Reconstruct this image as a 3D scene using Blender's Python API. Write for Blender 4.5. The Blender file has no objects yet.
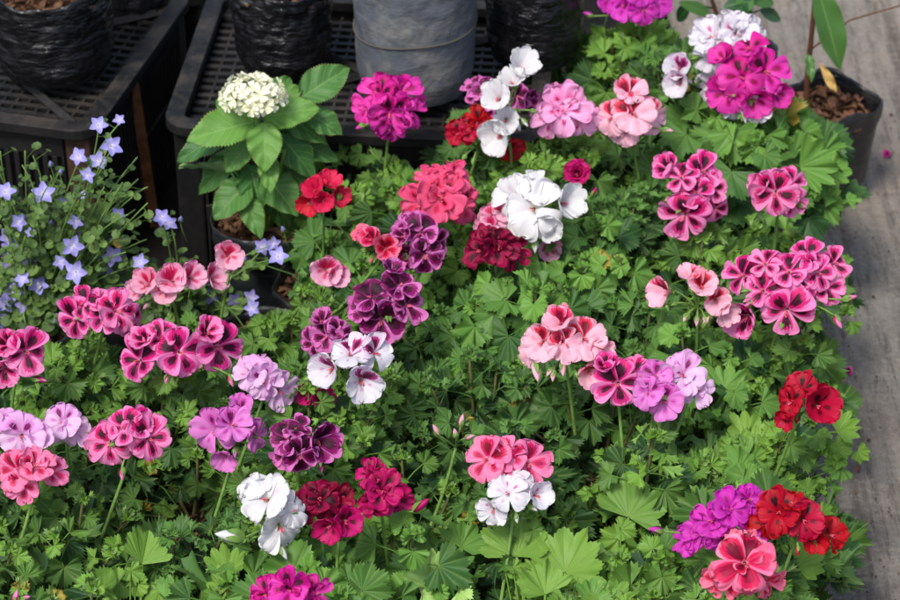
import bpy, math, random
import numpy as np
from mathutils import Vector, Matrix, noise as mn

RS = np.random.RandomState(7)
S = bpy.context.scene
COL = S.collection

# ------------------------------------------------------------------ camera maths
PITCH = math.radians(35.0); CAMZ = 1.80; FPX = 300/math.tan(math.radians(7.0))
CAM = np.array([0, 0, CAMZ]); FW = np.array([0, math.cos(PITCH), -math.sin(PITCH)])
UPV = np.array([0, math.sin(PITCH), math.cos(PITCH)]); RT = np.array([1.0, 0, 0])
def ray(px, py): return FW + (px-450)/FPX*RT + (300-py)/FPX*UPV
def at(px, py, z):
    r = ray(px, py); return CAM + r*((z-CAMZ)/r[2])
def at_y(px, py, y):
    r = ray(px, py); return CAM + r*(y/r[1])
def mpp(p): return float(np.dot(np.array(p)-CAM, FW))/FPX      # metres per photo pixel at p

# ------------------------------------------------------------------ colour / nodes
def lin(c):
    return tuple((x/255/12.92 if x/255 <= .04045 else ((x/255+.055)/1.055)**2.4) for x in c)
def rgba(c, k=1.0):
    r = lin(c); return (r[0]*k, r[1]*k, r[2]*k, 1)
class NT:
    def __init__(s, name):
        s.m = bpy.data.materials.new(name); s.m.use_nodes = True; s.t = s.m.node_tree
        for n in list(s.t.nodes): s.t.nodes.remove(n)
        s.out = s.n('ShaderNodeOutputMaterial')
    def n(s, typ, **kw):
        nd = s.t.nodes.new(typ)
        for k, v in kw.items(): setattr(nd, k, v)
        return nd
    def l(s, a, b): s.t.links.new(a, b)
    def inp(s, sock, v):
        if hasattr(v, 'is_linked') or isinstance(v, bpy.types.NodeSocket): s.l(v, sock)
        else: sock.default_value = v
    def math(s, op, a, b=0.0, c=None, clamp=False):
        nd = s.n('ShaderNodeMath', operation=op); nd.use_clamp = clamp
        s.inp(nd.inputs[0], a); s.inp(nd.inputs[1], b)
        if c is not None: s.inp(nd.inputs[2], c)
        return nd.outputs[0]
    def mix(s, f, a, b, mode='MIX'):
        nd = s.n('ShaderNodeMix', data_type='RGBA', blend_type=mode)
        s.inp(nd.inputs[0], f); s.inp(nd.inputs[6], a); s.inp(nd.inputs[7], b); return nd.outputs[2]
    def ramp(s, f, stops, interp='LINEAR'):
        nd = s.n('ShaderNodeValToRGB'); cr = nd.color_ramp; cr.interpolation = interp
        while len(cr.elements) < len(stops): cr.elements.new(.5)
        for e, (p, c) in zip(cr.elements, stops):
            e.position = p; e.color = c if len(c) == 4 else (*c, 1)
        s.inp(nd.inputs[0], f); return nd.outputs[0]
    def noise(s, scale, vec=None, detail=3, rough=.5, dim='3D', dist=0):
        nd = s.n('ShaderNodeTexNoise'); nd.inputs['Scale'].default_value = scale
        nd.inputs['Detail'].default_value = detail; nd.inputs['Roughness'].default_value = rough
        nd.inputs['Distortion'].default_value = dist
        if vec is not None: s.l(vec, nd.inputs['Vector'])
        return nd.outputs[0]
    def vec(s, x, y, z=0.0):
        nd = s.n('ShaderNodeCombineXYZ'); s.inp(nd.inputs[0], x); s.inp(nd.inputs[1], y); s.inp(nd.inputs[2], z); return nd.outputs[0]
    def scaled(s, v, sc):
        nd = s.n('ShaderNodeMapping'); nd.inputs['Scale'].default_value = sc; s.l(v, nd.inputs[0]); return nd.outputs[0]
    def objco(s): return s.n('ShaderNodeTexCoord').outputs['Object']
    def bump(s, h, st=.3, d=.002):
        nd = s.n('ShaderNodeBump'); nd.inputs['Strength'].default_value = st; nd.inputs['Distance'].default_value = d
        s.l(h, nd.inputs['Height']); return nd.outputs[0]
    def bsdf(s, col, rough=.5, spec=.5, nrm=None, metal=0, trans=0, tcol=None, sheen=0, coat=0):
        p = s.n('ShaderNodeBsdfPrincipled'); s.inp(p.inputs['Base Color'], col); s.inp(p.inputs['Roughness'], rough)
        p.inputs['Specular IOR Level'].default_value = spec; p.inputs['Metallic'].default_value = metal
        if sheen: p.inputs['Sheen Weight'].default_value = sheen
        if coat: p.inputs['Coat Weight'].default_value = coat
        if nrm is not None: s.l(nrm, p.inputs['Normal'])
        o = p.outputs[0]
        if trans:
            t = s.n('ShaderNodeBsdfTranslucent'); s.inp(t.inputs[0], tcol if tcol is not None else col)
            if nrm is not None: s.l(nrm, t.inputs['Normal'])
            mx = s.n('ShaderNodeMixShader'); mx.inputs[0].default_value = trans
            s.l(o, mx.inputs[1]); s.l(t.outputs[0], mx.inputs[2]); o = mx.outputs[0]
        s.l(o, s.out.inputs[0]); return s.m
    def pat(s):
        a = s.n('ShaderNodeAttribute', attribute_name='pat'); x = s.n('ShaderNodeSeparateXYZ'); s.l(a.outputs['Vector'], x.inputs[0])
        return x.outputs[0], x.outputs[1], x.outputs[2]
    def age(s): return s.n('ShaderNodeAttribute', attribute_name='age').outputs['Fac']

# ------------------------------------------------------------------ geometry accumulator (all quads)
class Geo:
    def __init__(s): s.v = []; s.q = []; s.p = []; s.a = []; s.m = []; s.n = 0
    def add(s, v, q, pat=None, age=0.0, mat=0):
        v = np.asarray(v, float).reshape(-1, 3); q = np.asarray(q, int).reshape(-1, 4)
        s.v.append(v); s.q.append(q+s.n); s.n += len(v)
        s.p.append(np.zeros((len(v), 3)) if pat is None else np.asarray(pat, float))
        s.a.append(np.full(len(v), age) if np.isscalar(age) else np.asarray(age))
        s.m.append(np.full(len(q), mat) if np.isscalar(mat) else np.asarray(mat))
    def box(s, x0, x1, y0, y1, z0, z1, mat=0):
        v = [(x0,y0,z0),(x1,y0,z0),(x1,y1,z0),(x0,y1,z0),(x0,y0,z1),(x1,y0,z1),(x1,y1,z1),(x0,y1,z1)]
        s.add(v, [(0,3,2,1),(4,5,6,7),(0,1,5,4),(1,2,6,5),(2,3,7,6),(3,0,4,7)], mat=mat)
    def tube(s, pts, r0, r1, sides=6, mat=0, age=0.0, cap=True, rnd=.5):
        pts = np.asarray(pts, float); n = len(pts); tg = np.gradient(pts, axis=0)
        tg /= np.linalg.norm(tg, axis=1)[:, None]+1e-9
        ref = np.array([0.3, 0.9, 0.1]) if abs(tg[0][2]) > .5 else np.array([0, 0, 1.0])
        a = np.cross(tg, ref); a /= np.linalg.norm(a, axis=1)[:, None]+1e-9; b = np.cross(tg, a)
        rr = np.linspace(r0, r1, n) if np.isscalar(r0) else np.asarray(r0)
        if cap:
            pts = np.vstack([pts, pts[-1]+tg[-1]*rr[-1]*.3]); a = np.vstack([a, a[-1]]); b = np.vstack([b, b[-1]]); rr = np.append(rr, rr[-1]*.15); n += 1
        th = np.arange(sides)*2*np.pi/sides
        v = pts[:, None]+rr[:, None, None]*(np.cos(th)[None, :, None]*a[:, None]+np.sin(th)[None, :, None]*b[:, None])
        q = []
        for i in range(n-1):
            for j in range(sides):
                k = (j+1) % sides; q.append((i*sides+j, i*sides+k, (i+1)*sides+k, (i+1)*sides+j))
        pp = np.zeros((n*sides, 3)); pp[:, 0] = .5; pp[:, 1] = .5; pp[:, 2] = rnd
        s.add(v.reshape(-1, 3), q, pp, age, mat)
    def mesh(s, name, mats, smooth=True, offset=(0, 0, 0)):
        me = bpy.data.meshes.new(name)
        v = np.concatenate(s.v)-np.array(offset); q = np.concatenate(s.q); m = np.concatenate(s.m)
        me.vertices.add(len(v)); me.vertices.foreach_set('co', v.astype(np.float32).ravel())
        me.loops.add(len(q)*4); me.loops.foreach_set('vertex_index', q.astype(np.int32).ravel())
        me.polygons.add(len(q)); me.polygons.foreach_set('loop_start', (np.arange(len(q))*4).astype(np.int32))
        me.polygons.foreach_set('material_index', m.astype(np.int32))
        me.polygons.foreach_set('use_smooth', np.full(len(q), smooth))
        at1 = me.attributes.new('pat', 'FLOAT_VECTOR', 'POINT'); at1.data.foreach_set('vector', np.concatenate(s.p).astype(np.float32).ravel())
        at2 = me.attributes.new('age', 'FLOAT', 'POINT'); at2.data.foreach_set('value', np.concatenate(s.a).astype(np.float32))
        for mm in mats: me.materials.append(mm)
        me.update(calc_edges=True); me.validate()
        return me
    def obj(s, name, mats, parent=None, smooth=True, offset=(0, 0, 0)):
        if not isinstance(mats, (list, tuple)): mats = [mats]
        o = bpy.data.objects.new(name, s.mesh(name, mats, smooth, offset)); COL.objects.link(o)
        if parent: o.parent = parent
        return o
def link(name, mesh, parent=None, mat=None):
    o = bpy.data.objects.new(name, mesh); COL.objects.link(o)
    if parent: o.parent = parent
    if mat is not None: o.matrix_basis = mat
    return o
def thing(name, label, cat, loc, group=None, rz=0):
    o = bpy.data.objects.new(name, None); COL.objects.link(o); o.location = loc; o.rotation_euler = (0, 0, rz)
    o.empty_display_size = .03; o['label'] = label; o['category'] = cat
    if group: o['group'] = group
    return o
def grid_q(nu, nv, wrap=False):
    q = []
    for i in range(nv-1):
        for j in range(nu if wrap else nu-1):
            k = (j+1) % nu; q.append((i*nu+j, i*nu+k, (i+1)*nu+k, (i+1)*nu+j))
    return q
def frame(n, up):
    n = n/np.linalg.norm(n); x = np.cross(up, n)
    if np.linalg.norm(x) < 1e-4: x = np.cross(np.array([0, 1, .1]), n)
    x /= np.linalg.norm(x); y = np.cross(n, x); return np.stack([x, y, n], 1)   # columns
def rotz(a): c, s_ = math.cos(a), math.sin(a); return np.array([[c, -s_, 0], [s_, c, 0], [0, 0, 1]])
def mat4(R, t, s=1.0):
    M = np.eye(4); M[:3, :3] = R*s; M[:3, 3] = t; return Matrix(M.tolist())

# ------------------------------------------------------------------ materials
def leaf_mat(name, young, old, under, vein=.25, rough=.40, trans=.16, blotchy=.5):
    t = NT(name); u, v, r = t.pat(); ag = t.age()
    f = t.math('ADD', ag, t.math('MULTIPLY', t.math('SUBTRACT', r, .5), .45), clamp=True)
    col = t.mix(f, rgba(young), rgba(old))
    nz = t.noise(55, t.objco(), 4, .6)
    col = t.mix(t.math('MULTIPLY', t.math('SUBTRACT', nz, .35, clamp=True), blotchy), col, t.mix(.5, col, rgba((150, 165, 60))), 'MIX')
    col = t.mix(t.math('MULTIPLY', t.math('GREATER_THAN', r, .994), t.math('ADD', t.math('MULTIPLY', v, .6), .2)), col, rgba((176, 142, 60)))
    fr = t.math('ABSOLUTE', t.math('SUBTRACT', t.math('FRACT', t.math('ADD', u, .5)), .5))
    d = t.math('MULTIPLY', fr, v)
    vm = t.math('SUBTRACT', 1.0, t.math('DIVIDE', d, .045), clamp=True)
    fr2 = t.math('ABSOLUTE', t.math('SUBTRACT', t.math('FRACT', t.math('ADD', t.math('MULTIPLY', u, 3.0), .5)), .5))
    vm2 = t.math('MULTIPLY', t.math('SUBTRACT', 1.0, t.math('DIVIDE', fr2, .14), clamp=True), t.math('MULTIPLY', t.math('SUBTRACT', v, .4, clamp=True), 1.2))
    vv = t.math('ADD', vm, t.math('MULTIPLY', vm2, .35), clamp=True)
    top = t.mix(t.math('MULTIPLY', vv, vein), col, t.mix(.55, col, rgba((165, 190, 95))))
    g = t.n('ShaderNodeNewGeometry').outputs['Backfacing']
    un = t.mix(.35, col, rgba(under)); un = t.mix(t.math('MULTIPLY', vv, .45), un, rgba((200, 215, 160)))
    c = t.mix(g, top, un)
    h = t.math('SUBTRACT', t.noise(420, t.objco(), 2), t.math('MULTIPLY', vv, 1.1))
    tc = t.mix(.5, c, rgba((150, 185, 50)))
    return t.bsdf(c, t.math('ADD', rough+.06, t.math('MULTIPLY', nz, .14)), .28, t.bump(h, .3, .0007), trans=trans, tcol=tc)
LEAF = {
 'crisp': leaf_mat('leaf_crisp', (106, 148, 58), (30, 68, 38), (140, 165, 120)),
 'fan':   leaf_mat('leaf_fan', (96, 142, 58), (33, 75, 40), (150, 175, 125)),
 'deep':  leaf_mat('leaf_deep', (80, 124, 56), (23, 56, 33), (120, 150, 105)),
 'lime':  leaf_mat('leaf_lime', (110, 148, 58), (64, 108, 44), (160, 180, 130), vein=.12),
 'pale':  leaf_mat('leaf_pale', (152, 188, 104), (152, 188, 104), (172, 200, 140), vein=.6),
 'camp':  leaf_mat('leaf_camp', (98, 128, 62), (44, 72, 38), (110, 135, 90), vein=.2),
}
def plain(name, c, rough=.5, spec=.5, trans=0, var=.0, sc=40, c2=None):
    t = NT(name); col = rgba(c)
    if c2 is not None: col = t.mix(t.ramp(t.noise(sc, t.objco(), 5, .65), [(.35, (0, 0, 0, 1)), (.65, (1, 1, 1, 1))]), rgba(c), rgba(c2))
    return t.bsdf(col, rough, spec, trans=trans)
M_STEM = plain('stem_green', (118, 150, 72), .5, .4, .1, c2=(88, 120, 58))
M_STEMD = plain('stem_woody', (96, 88, 52), .7, .2, c2=(70, 82, 44))
M_CALYX = plain('calyx', (122, 158, 74), .5, .4, .15, c2=(96, 132, 60), sc=120)

def petal_mat(name, rim, mid, blo, thr, size=1.0, soft=.12, vein=.35, blotch=1.0, vcen=.46):
    """pigment pattern of one petal: rim colour, mid colour, dark feathered blotch, pale throat"""
    t = NT(name); u, v, r = t.pat()
    st = t.noise(1.0, t.vec(t.math('MULTIPLY', u, 9.0), t.math('MULTIPLY', v, 1.6), t.math('MULTIPLY', r, 40)), 3, .6)
    du = t.math('DIVIDE', u, .78*size); dv = t.math('DIVIDE', t.math('SUBTRACT', v, vcen), .52*size)
    d = t.math('SQRT', t.math('ADD', t.math('MULTIPLY', du, du), t.math('MULTIPLY', dv, dv)))
    d = t.math('ADD', d, t.math('MULTIPLY', t.math('SUBTRACT', st, .5), 1.0))
    d = t.math('ADD', d, t.math('MULTIPLY', t.math('SUBTRACT', r, .5), .22))
    d = t.math('MULTIPLY', d, t.math('ADD', .84, t.math('MULTIPLY', t.n('ShaderNodeObjectInfo').outputs['Random'], .36)))
    B, Md, R_ = rgba(blo), rgba(mid), rgba(rim)
    if blotch < 1: B = tuple(B[i]*blotch+Md[i]*(1-blotch) for i in range(4))
    col = t.ramp(d, [(0, B), (.43, B), (.43+soft+.06, Md), (.80, Md), (.80+soft+.06, R_), (1, R_)])
    tm = t.math('SUBTRACT', 1.0, t.math('DIVIDE', v, .13), clamp=True)
    col = t.mix(tm, col, rgba(thr))
    wv = t.math('ABSOLUTE', t.math('SUBTRACT', t.math('FRACT', t.math('ADD', t.math('MULTIPLY', u, 4.0), t.math('MULTIPLY', st, .8))), .5))
    vm = t.math('SUBTRACT', 1.0, t.math('DIVIDE', wv, .2), clamp=True)
    col = t.mix(t.math('MULTIPLY', vm, vein*.5), col, t.mix(.7, col, Md))
    oi = t.n('ShaderNodeObjectInfo').outputs['Random']
    hs = t.n('ShaderNodeHueSaturation'); t.l(col, hs.inputs['Color'])
    t.l(t.math('ADD', .487, t.math('MULTIPLY', oi, .014)), hs.inputs['Hue'])
    t.l(t.math('ADD', .94, t.math('MULTIPLY', r, .12)), hs.inputs['Value'])
    c = hs.outputs[0]
    g = t.n('ShaderNodeNewGeometry').outputs['Backfacing']
    c = t.mix(t.math('MULTIPLY', g, .55), c, R_)
    h = t.math('ADD', t.math('MULTIPLY', st, .7), t.math('MULTIPLY', vm, .3))
    return t.bsdf(c, .55, .3, t.bump(h, .35, .0012), trans=.33)
# palette:   upper(rim, mid, blotch, throat, size, soft, blotchstrength)   lower(...)
def pal(name, up, lo):
    return [petal_mat(name+'_upper_petal', *up[:4], size=up[4], soft=up[5], blotch=up[6]),
            petal_mat(name+'_lower_petal', *lo[:4], size=lo[4], soft=lo[5], blotch=lo[6]), M_STAM]
M_STAM = plain('stamen', (205, 90, 110), .5)
PAL = {
 'A': pal('pink_maroon', ((234, 126, 184), (208, 20, 104), (46, 0, 20), (230, 180, 205), 1.13, .09, 1), ((232, 134, 184), (208, 44, 116), (60, 2, 28), (235, 190, 210), .87, .09, 1)),
 'A2': pal('rose_crimson', ((230, 124, 166), (202, 22, 80), (110, 0, 26), (245, 200, 215), .98, .08, .9), ((240, 132, 172), (224, 66, 112), (160, 10, 46), (245, 205, 220), .70, .09, .8)),
 'F': pal('magenta', ((206, 26, 142), (184, 4, 108), (58, 0, 28), (120, 0, 50), .92, .1, 1), ((222, 60, 166), (204, 22, 134), (140, 0, 66), (110, 0, 44), .55, .12, 1)),
 'F2': pal('violet_magenta', ((196, 36, 168), (186, 20, 146), (120, 0, 80), (150, 10, 100), .6, .12, .8), ((206, 58, 178), (196, 32, 158), (140, 0, 96), (150, 10, 100), .5, .12, .7)),
 'W': pal('white', ((222, 221, 222), (220, 217, 220), (210, 190, 204), (205, 212, 170), .5, .2, .5), ((224, 223, 224), (222, 220, 222), (222, 216, 218), (206, 212, 176), .4, .2, .3)),
 'WP': pal('white_pink_throat', ((222, 216, 224), (222, 196, 214), (204, 50, 130), (240, 200, 225), .5, .14, .85), ((222, 219, 226), (222, 214, 224), (216, 150, 188), (235, 190, 215), .35, .2, .6)),
 'L': pal('white_purple', ((222, 204, 220), (176, 40, 114), (86, 4, 46), (235, 190, 220), .84, .1, 1), ((222, 217, 225), (220, 210, 222), (196, 110, 160), (220, 120, 170), .3, .14, .6)),
 'C': pal('plum', ((206, 108, 176), (116, 6, 74), (44, 0, 24), (205, 140, 190), 1.22, .05, 1), ((212, 116, 182), (136, 12, 90), (64, 0, 34), (220, 160, 205), 1.02, .05, 1)),
 'D': pal('salmon', ((228, 78, 122), (214, 40, 84), (96, 0, 24), (150, 10, 40), .66, .14, 1), ((230, 92, 132), (222, 64, 106), (200, 30, 60), (160, 20, 50), .5, .15, .8)),
 'E': pal('blush_red', ((240, 160, 180), (220, 42, 66), (118, 0, 26), (235, 170, 185), .98, .1, 1), ((240, 186, 202), (239, 178, 196), (234, 140, 168), (230, 120, 150), .5, .2, .5)),
 'G': pal('soft_pink', ((238, 160, 205), (232, 120, 180), (176, 0, 66), (150, 0, 50), .58, .12, 1), ((240, 174, 212), (236, 146, 194), (206, 40, 110), (170, 0, 60), .42, .12, .9)),
 'P': pal('pale_rose', ((226, 140, 172), (208, 46, 92), (176, 10, 50), (225, 150, 170), .85, .14, .9), ((228, 168, 190), (224, 138, 168), (200, 40, 84), (225, 150, 170), .6, .18, .8)),
 'H': pal('wine', ((146, 8, 48), (108, 0, 30), (40, 0, 12), (60, 0, 20), .9, .12, 1), ((152, 10, 54), (120, 2, 38), (50, 0, 14), (60, 0, 20), .8, .14, 1)),
 'H2': pal('crimson_magenta', ((186, 10, 90), (146, 0, 58), (50, 0, 18), (80, 0, 30), .9, .12, 1), ((190, 16, 98), (164, 4, 72), (80, 0, 30), (80, 0, 30), .6, .14, 1)),
 'I': pal('scarlet', ((174, 2, 22), (152, 1, 16), (36, 0, 8), (60, 0, 10), .72, .12, 1), ((180, 3, 24), (166, 2, 18), (96, 0, 10), (70, 0, 10), .5, .12, 1)),
 'I2': pal('coral_red', ((206, 24, 48), (196, 14, 34), (150, 0, 20), (200, 40, 60), .5, .14, .7), ((210, 34, 58), (202, 22, 44), (190, 10, 30), (200, 40, 60), .5, .14, .6)),
 'J': pal('red_pink_edge', ((238, 140, 165), (214, 20, 50), (96, 0, 18), (240, 170, 185), 1.05, .09, .9), ((236, 118, 146), (220, 34, 66), (150, 4, 30), (240, 180, 190), .86, .12, .8)),
 'K': pal('mauve', ((214, 112, 190), (196, 70, 160), (104, 0, 72), (225, 150, 205), .72, .12, 1), ((218, 126, 198), (212, 110, 188), (186, 50, 150), (225, 160, 210), .45, .16, .7)),
 'K2': pal('lilac', ((224, 168, 214), (212, 130, 194), (120, 10, 84), (230, 180, 215), .62, .12, 1), ((230, 190, 224), (226, 178, 218), (206, 110, 180), (230, 190, 220), .42, .16, .7)),
}
M_SEPAL = M_CALYX

# ------------------------------------------------------------------ petals & flowers
def petal(g, ang, L, W, mat, rs, base=.05, phi0=55, phi1=-8, cup=.12, ruf=.05, nu=13, nv=12, lift=0, frill=.03, roll=0):
    u = np.sin(np.linspace(-1, 1, nu)*1.35)/math.sin(1.35); v = 1-(1-np.linspace(0, 1, nv))**1.6; U, V = np.meshgrid(u, v)
    sh = (.10+V**.95)*np.sqrt(1-.985*V**5.5); sh = sh/.84
    ph = rs.uniform(0, 6.28, 4)
    yl = V*(1-.04*np.exp(-(U/.3)**2)*V**6)
    yl = yl*(1+frill*V**4*(np.sin(U*9+ph[0])+.6*np.sin(U*17+ph[1])))
    x = W*U*sh
    ph_v = np.radians(phi0+(phi1-phi0)*np.clip(v*1.2, 0, 1)**.65)
    dv = L*np.diff(v); rad = np.concatenate([[0], np.cumsum(np.cos(ph_v[:-1])*dv)]); hei = np.concatenate([[0], np.cumsum(np.sin(ph_v[:-1])*dv)])
    Rr = np.interp(yl.ravel(), v, rad).reshape(U.shape); Hh = np.interp(yl.ravel(), v, hei).reshape(U.shape)
    Hh = Hh+cup*(U**2)*sh*W*1.2 + ruf*V**2*(np.abs(U)**1.0+.35)*np.sin(U*6.5+ph[2])*.8 + ruf*.6*V**3*np.sin(U*13+ph[3]) + lift
    Hh = Hh - .04*np.exp(-(U/.16)**2)*V*(1-V)*2
    Rr = Rr+base
    Hh = Hh + roll*U*sh*W
    a = ang; X = Rr*math.cos(a)-x*math.sin(a); Y = Rr*math.sin(a)+x*math.cos(a)
    pat_ = np.stack([U.ravel(), V.ravel(), np.full(U.size, rs.rand())], 1)
    g.add(np.stack([X.ravel(), Y.ravel(), Hh.ravel()], 1), np.array(grid_q(nu, nv))[:, ::-1], pat_, 0, mat)
def flower_mesh(name, mats, style, seed):
    rs = np.random.RandomState(seed); g = Geo(); d = math.radians
    if style == 'pansy':
        for a, L, W, m, lf in ((58, 1.06, .66, 0, .05), (122, 1.06, .66, 0, .10), (192, 1, .50, 1, .02), (348, 1, .50, 1, .0), (270, 1.03, .56, 1, .06)):
            petal(g, d(a+rs.uniform(-8, 8)), L*rs.uniform(.88, 1.1), W*rs.uniform(.85, 1.08), m, rs, lift=lf, ruf=rs.uniform(.05, .11), phi0=rs.uniform(40, 60), phi1=rs.uniform(-42, 12), cup=rs.uniform(-.12, .32), roll=rs.uniform(-.32, .32))
    elif style == 'ruf':
        for k in range(5):
            m = 0 if k in (0, 1) else 1
            petal(g, d((58, 122, 194, 268, 344)[k]+rs.uniform(-10, 10)), rs.uniform(.88, 1.1), rs.uniform(.44, .56), m, rs, ruf=rs.uniform(.12, .22), frill=.06, cup=rs.uniform(-.15, .4), phi0=rs.uniform(45, 65), phi1=rs.uniform(-50, 25), lift=k*.025, roll=rs.uniform(-.4, .4))
        for k in range(2):
            petal(g, d(k*180+rs.uniform(-50, 50)), rs.uniform(.5, .75), rs.uniform(.24, .34), rs.randint(2), rs, ruf=.16, frill=.07, phi0=72, phi1=rs.uniform(0, 40), lift=.05, cup=.3, nu=9, nv=9)
    elif style == 'cup':
        for k in range(5):
            m = 0 if k in (0, 1) else 1
            petal(g, d((62, 120, 195, 268, 342)[k]+rs.uniform(-8, 8)), rs.uniform(.95, 1.1), rs.uniform(.46, .55), m, rs, ruf=.07, frill=.04, phi0=72, phi1=rs.uniform(20, 48), cup=.35, lift=k*.015)
    elif style == 'open':
        for k in range(5):
            m = 0 if k in (0, 1) else 1
            petal(g, d((64, 122, 192, 268, 346)[k]+rs.uniform(-7, 7)), rs.uniform(.9, 1.08), rs.uniform(.48, .6), m, rs, ruf=.12, frill=.05, phi0=rs.uniform(40, 62), phi1=rs.uniform(-55, 22), cup=rs.uniform(-.05, .3), lift=k*.02, roll=rs.uniform(-.25, .25))
    elif style == 'rose':
        for w, (n, L, p1) in enumerate(((5, 1, 5), (5, .72, 35), (4, .5, 60))):
            for k in range(n): petal(g, d(k*360/n+w*36+rs.uniform(-8, 8)), L, L*.5, (1, 0, 0)[w], rs, phi0=78, phi1=p1, cup=.5, ruf=.07, lift=w*.04, nu=9, nv=9)
    for k in range(6):
        a = rs.uniform(0, 6.28); r = rs.uniform(.03, .1)
        g.tube([(0, -.02, 0), (r*.6*math.cos(a), r*.6*math.sin(a)-.05, .22), (r*math.cos(a), r*math.sin(a)-.1, .42)], .014, .022, 5, 2)
    return g.mesh(name, mats)
_fm = {}
def get_flower(pal_, style, i):
    key = (pal_, style, i % 5)
    if key not in _fm: _fm[key] = flower_mesh('flower', PAL[pal_], style, 31*len(_fm)+5)
    return _fm[key]
def bud_geo(g, p, d, L, r, mat_pet, mat_cal, rs):
    d = d/np.linalg.norm(d); F = frame(d, np.array([0, 0, 1.0])); n, s_ = 12, 10
    t = np.linspace(0, 1, n); rad = r*np.sin(np.pi*np.clip(t*.96+.04, 0, 1))**.7*(1-.35*t); rad[-1] = r*.05
    th = np.arange(s_)*2*np.pi/s_
    tw = th[None]+t[:, None]*1.5
    X = rad[:, None]*np.cos(tw)*(1+.12*np.sin(3*tw)); Y = rad[:, None]*np.sin(tw)*(1+.12*np.sin(3*tw)); Z = np.repeat((t*L)[:, None], s_, 1)
    P = np.stack([X.ravel(), Y.ravel(), Z.ravel()], 1)@F.T+p
    pt = np.stack([np.tile(th/3.14-1, n)*.5, np.repeat(.6+.4*t, s_), np.full(n*s_, rs.rand())], 1)
    g.add(P, grid_q(s_, n, True), pt, 0, mat_pet)
    for k in range(5):      # sepals
        a = k*1.2566+rs.rand(); w = r*.55; pts = []
        for i, tt in enumerate(np.linspace(0, 1, 5)):
            rr = r*(1.12*math.sin(math.pi*min(1, tt*.62+.12))**.7)+tt*r*.15; ww = w*math.sin(math.pi*min(.97, tt*.8+.18))
            for sx in (-1, 0, 1):
                pts.append((rr*math.cos(a)-sx*ww*math.sin(a), rr*math.sin(a)+sx*ww*math.cos(a), tt*L*.66-.002*0))
        g.add(np.array(pts)@F.T+p, grid_q(3, 5), None, 0, mat_cal)

# ------------------------------------------------------------------ leaf templates
def leaf_tpl(style, seed):
    rs = np.random.RandomState(seed)
    if style in ('crisp', 'deep'): n, depth, teeth, ta, span, pleat, cup, ruf = rs.choice([5, 5, 7]), rs.uniform(.16, .32), 5, .10, rs.uniform(85, 140), .13, rs.uniform(-.2, .9), .28
    else: n, depth, teeth, ta, span, pleat, cup, ruf = rs.choice([5, 7]), rs.uniform(.10, .22), 5, .07, rs.uniform(95, 140), .085, rs.uniform(-.15, .7), .2
    m = n*teeth*2+1; th = np.linspace(-1, 1, m)*math.radians(span); tn = np.linspace(-n/2, n/2, m)      # lobe coordinate
    fr = np.abs(tn-np.round(tn-.0)) if n % 2 == 0 else np.abs(tn-np.round(tn))
    lob = 1-depth*(fr*2)**1.6
    env = 1-.28*(np.abs(th)/math.radians(span))**1.5+rs.uniform(-.05, .05, m)*0
    lobscale = np.interp(tn, np.arange(-n//2, n//2+2), rs.uniform(.88, 1.08, len(np.arange(-n//2, n//2+2))))
    tooth = np.where(np.arange(m) % 2 == 1, ta, -ta)*rs.uniform(.5, 1.3, m)
    rings = [.03, .3, .58, .82, 1.0]; V = []; P = []
    fold = rs.uniform(-.2, .7); ph = rs.uniform(0, 6.28, 3); bend = rs.uniform(-.7, .2)
    for r in rings:
        k = r**1.6
        R = r*env*lobscale*(1-k+k*lob)*(1+(tooth if r == 1.0 else 0)) if r > .1 else r*np.ones(m)
        x = R*np.sin(th); y = R*np.cos(th)
        z = -pleat*R*np.cos(2*math.pi*tn)*(1 if r > .1 else 0) + cup*R**2*.5 + fold*np.abs(x)*.6 + bend*np.maximum(y, 0)**2*.6
        z = z+ruf*R**2.5*(np.sin(th*4.3+ph[0])+.6*np.sin(th*9+ph[1])) + rs.uniform(-.02, .02, m)*R
        V.append(np.stack([x, y, z], 1)); P.append(np.stack([tn, np.full(m, r), np.zeros(m)], 1))
    return np.concatenate(V), np.array(grid_q(m, len(rings))), np.concatenate(P)
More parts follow.
